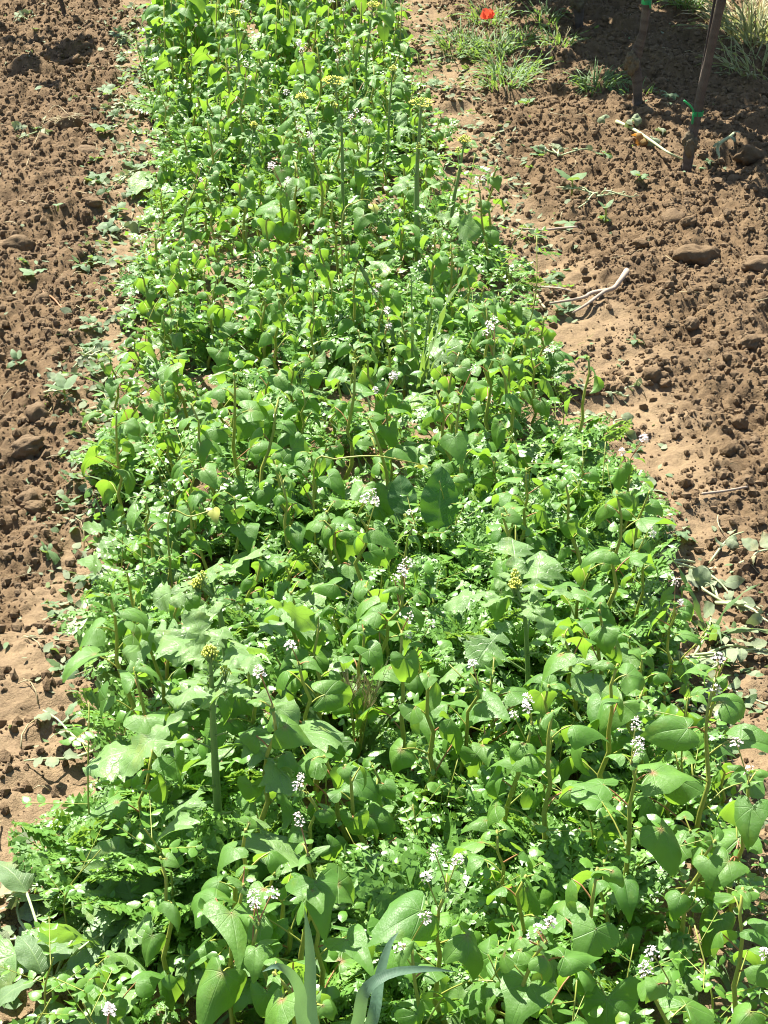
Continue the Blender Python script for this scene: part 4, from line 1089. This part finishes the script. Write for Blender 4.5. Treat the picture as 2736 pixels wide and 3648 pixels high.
# one more of the same row stands just outside the frame; its crown shades the right edge
b0 = np.array([1.42, 4.42, gz(1.42, 4.42)])

# wilted vine shoot
def path(pix, lift=.008):
    out = []
    for px, py in pix: p = gat(px, py); p[2] += lift; out.append(p)
    return out
P = path([(2196, 450), (2250, 475), (2290, 500), (2340, 535), (2385, 565), (2440, 590)], .016); c = P[0].copy(); root = thing('wilted_vine_shoot', c); st = MB()
tube(st, curve([p - c for p in P], 16), np.linspace(.0062, .0028, 16), 8, .6); st.build('stem', 'shoot', root)
for px, py, L, m, az in [(2150, 455, .06, 'wilt', 2.5), (2230, 465, .06, 'wilt', .6), (2310, 470, .075, 'brownleaf', 1.7), (2292, 520, .07, 'brownleaf', -1.6), (2320, 530, .06, 'wilt', -.6), (2345, 490, .06, 'wilt', .3), (2260, 455, .05, 'wilt', .2)]:
    q = gat(px, py) - c + [0, 0, .03]; b = MB(); put(b, heart_leaf(1.3, 1, U(2, 4), U(1, 3), .12, 4), q, az, R(U(-20, 30)), rng.normal(0, .8), L, rng.random()); b.build('leaf', m, root)
tag(root, 'wilted vine shoot with browning curled leaves lying before the leaning vine', 'vine shoot')
P = path([(2562, 588), (2555, 545), (2566, 522), (2600, 500), (2615, 485)], .012); c = P[0].copy(); b = MB(); tube(b, curve([p - c for p in P], 14), np.linspace(.0062, .004, 14), 8, .6)
for k in range(4): put(b, ovate(.2, nv=6, nu=3, ky=1.2), P[2 + k % 3] - c, U(0, 6.28), .3, 0, .035, .4, 1)
o = b.build('cut_shoot', ['shoot', 'wilt']); o.location = c; tag(o, 'thick pale green cut shoot bent at an angle, right of the leaning vine', 'cut shoot')
P = path([(2450, 598), (2500, 605), (2520, 612)], .008); c = P[0].copy(); b = MB(); tube(b, curve([p - c for p in P], 8), .003, 6, .6); o = b.build('cut_shoot', 'shoot'); o.location = c; tag(o, 'short pale cut shoot lying at the foot of the leaning vine', 'cut shoot')

# lying wood
def stick(pix, w, label, name='stick', m='wood', lift=.010, forks=()):
    P = path(pix, lift); c = P[0].copy(); b = MB(); s = px_size(c); tube(b, curve([p - c for p in P], 16), np.interp(np.linspace(0, 1, 16), np.linspace(0, 1, len(w)), w) * s / 2, 9, .5, 0, rough=.06)
    for f, fw in forks: Q = path(f, lift); tube(b, curve([p - c for p in Q], 10), np.linspace(fw[0], fw[1], 10) * s / 2, 7, .4, 0, rough=.06)
    o = b.build(name, m); o.location = c; tag(o, label, 'stick')
stick([(2038, 1142), (2090, 1110), (2150, 1066), (2185, 1052), (2210, 1022), (2232, 990)], [7, 10, 13, 17, 18, 22], 'forked grey branch lying across the right bed border', lift=.02, forks=[([(1958, 1108), (2020, 1098), (2080, 1086), (2105, 1070), (2165, 1060)], (8, 16))])
stick([(1850, 826), (1930, 832), (1990, 826), (2055, 820)], [7, 8, 9, 7], 'long thin twig lying beside the nearer pale seedling')
stick([(1905, 1035), (1990, 1040), (2045, 1055)], [6, 7, 6], 'thin twig above the forked branch')
stick([(1900, 1040), (1925, 1090), (1942, 1112)], [9, 9, 8], 'short pale stalk left of the forked branch', m='straw')
stick([(2500, 1775), (2580, 1765), (2660, 1750)], [10, 9, 8], 'flat dry stalk on the tilled soil at the right')
stick([(250, 420), (180, 400), (60, 690)], [2, 2, 2], 'hair thin root on the left tilled soil', m='straw')
stick([(150, 1050), (190, 1075), (225, 1115)], [6, 6, 5], 'thin pinkish stalk on the left tilled soil', m='redstem')
# dead root clump
p = gat(245, 455); root = rock('root_clump', p, 44 * px_size(p), 77, (1, .7, .75)); b = MB()
for k in range(70):
    a = U(0, 6.28); r = .035 * rng.random(); q = np.array([r * math.cos(a), r * .7 * math.sin(a), .012 + .012 * rng.random()]); d = np.array([rng.normal(0, .03), rng.normal(-.012, .02), U(-.01, .015)])
    tube(b, curve([q, q + d * .5 + [0, 0, .006], q + d], 4), .0009, 4, rng.random(), cap=False)
b.build('roots', 'straw', root); tag(root, 'clod bound with dry pale roots on the left tilled soil', 'root clump')
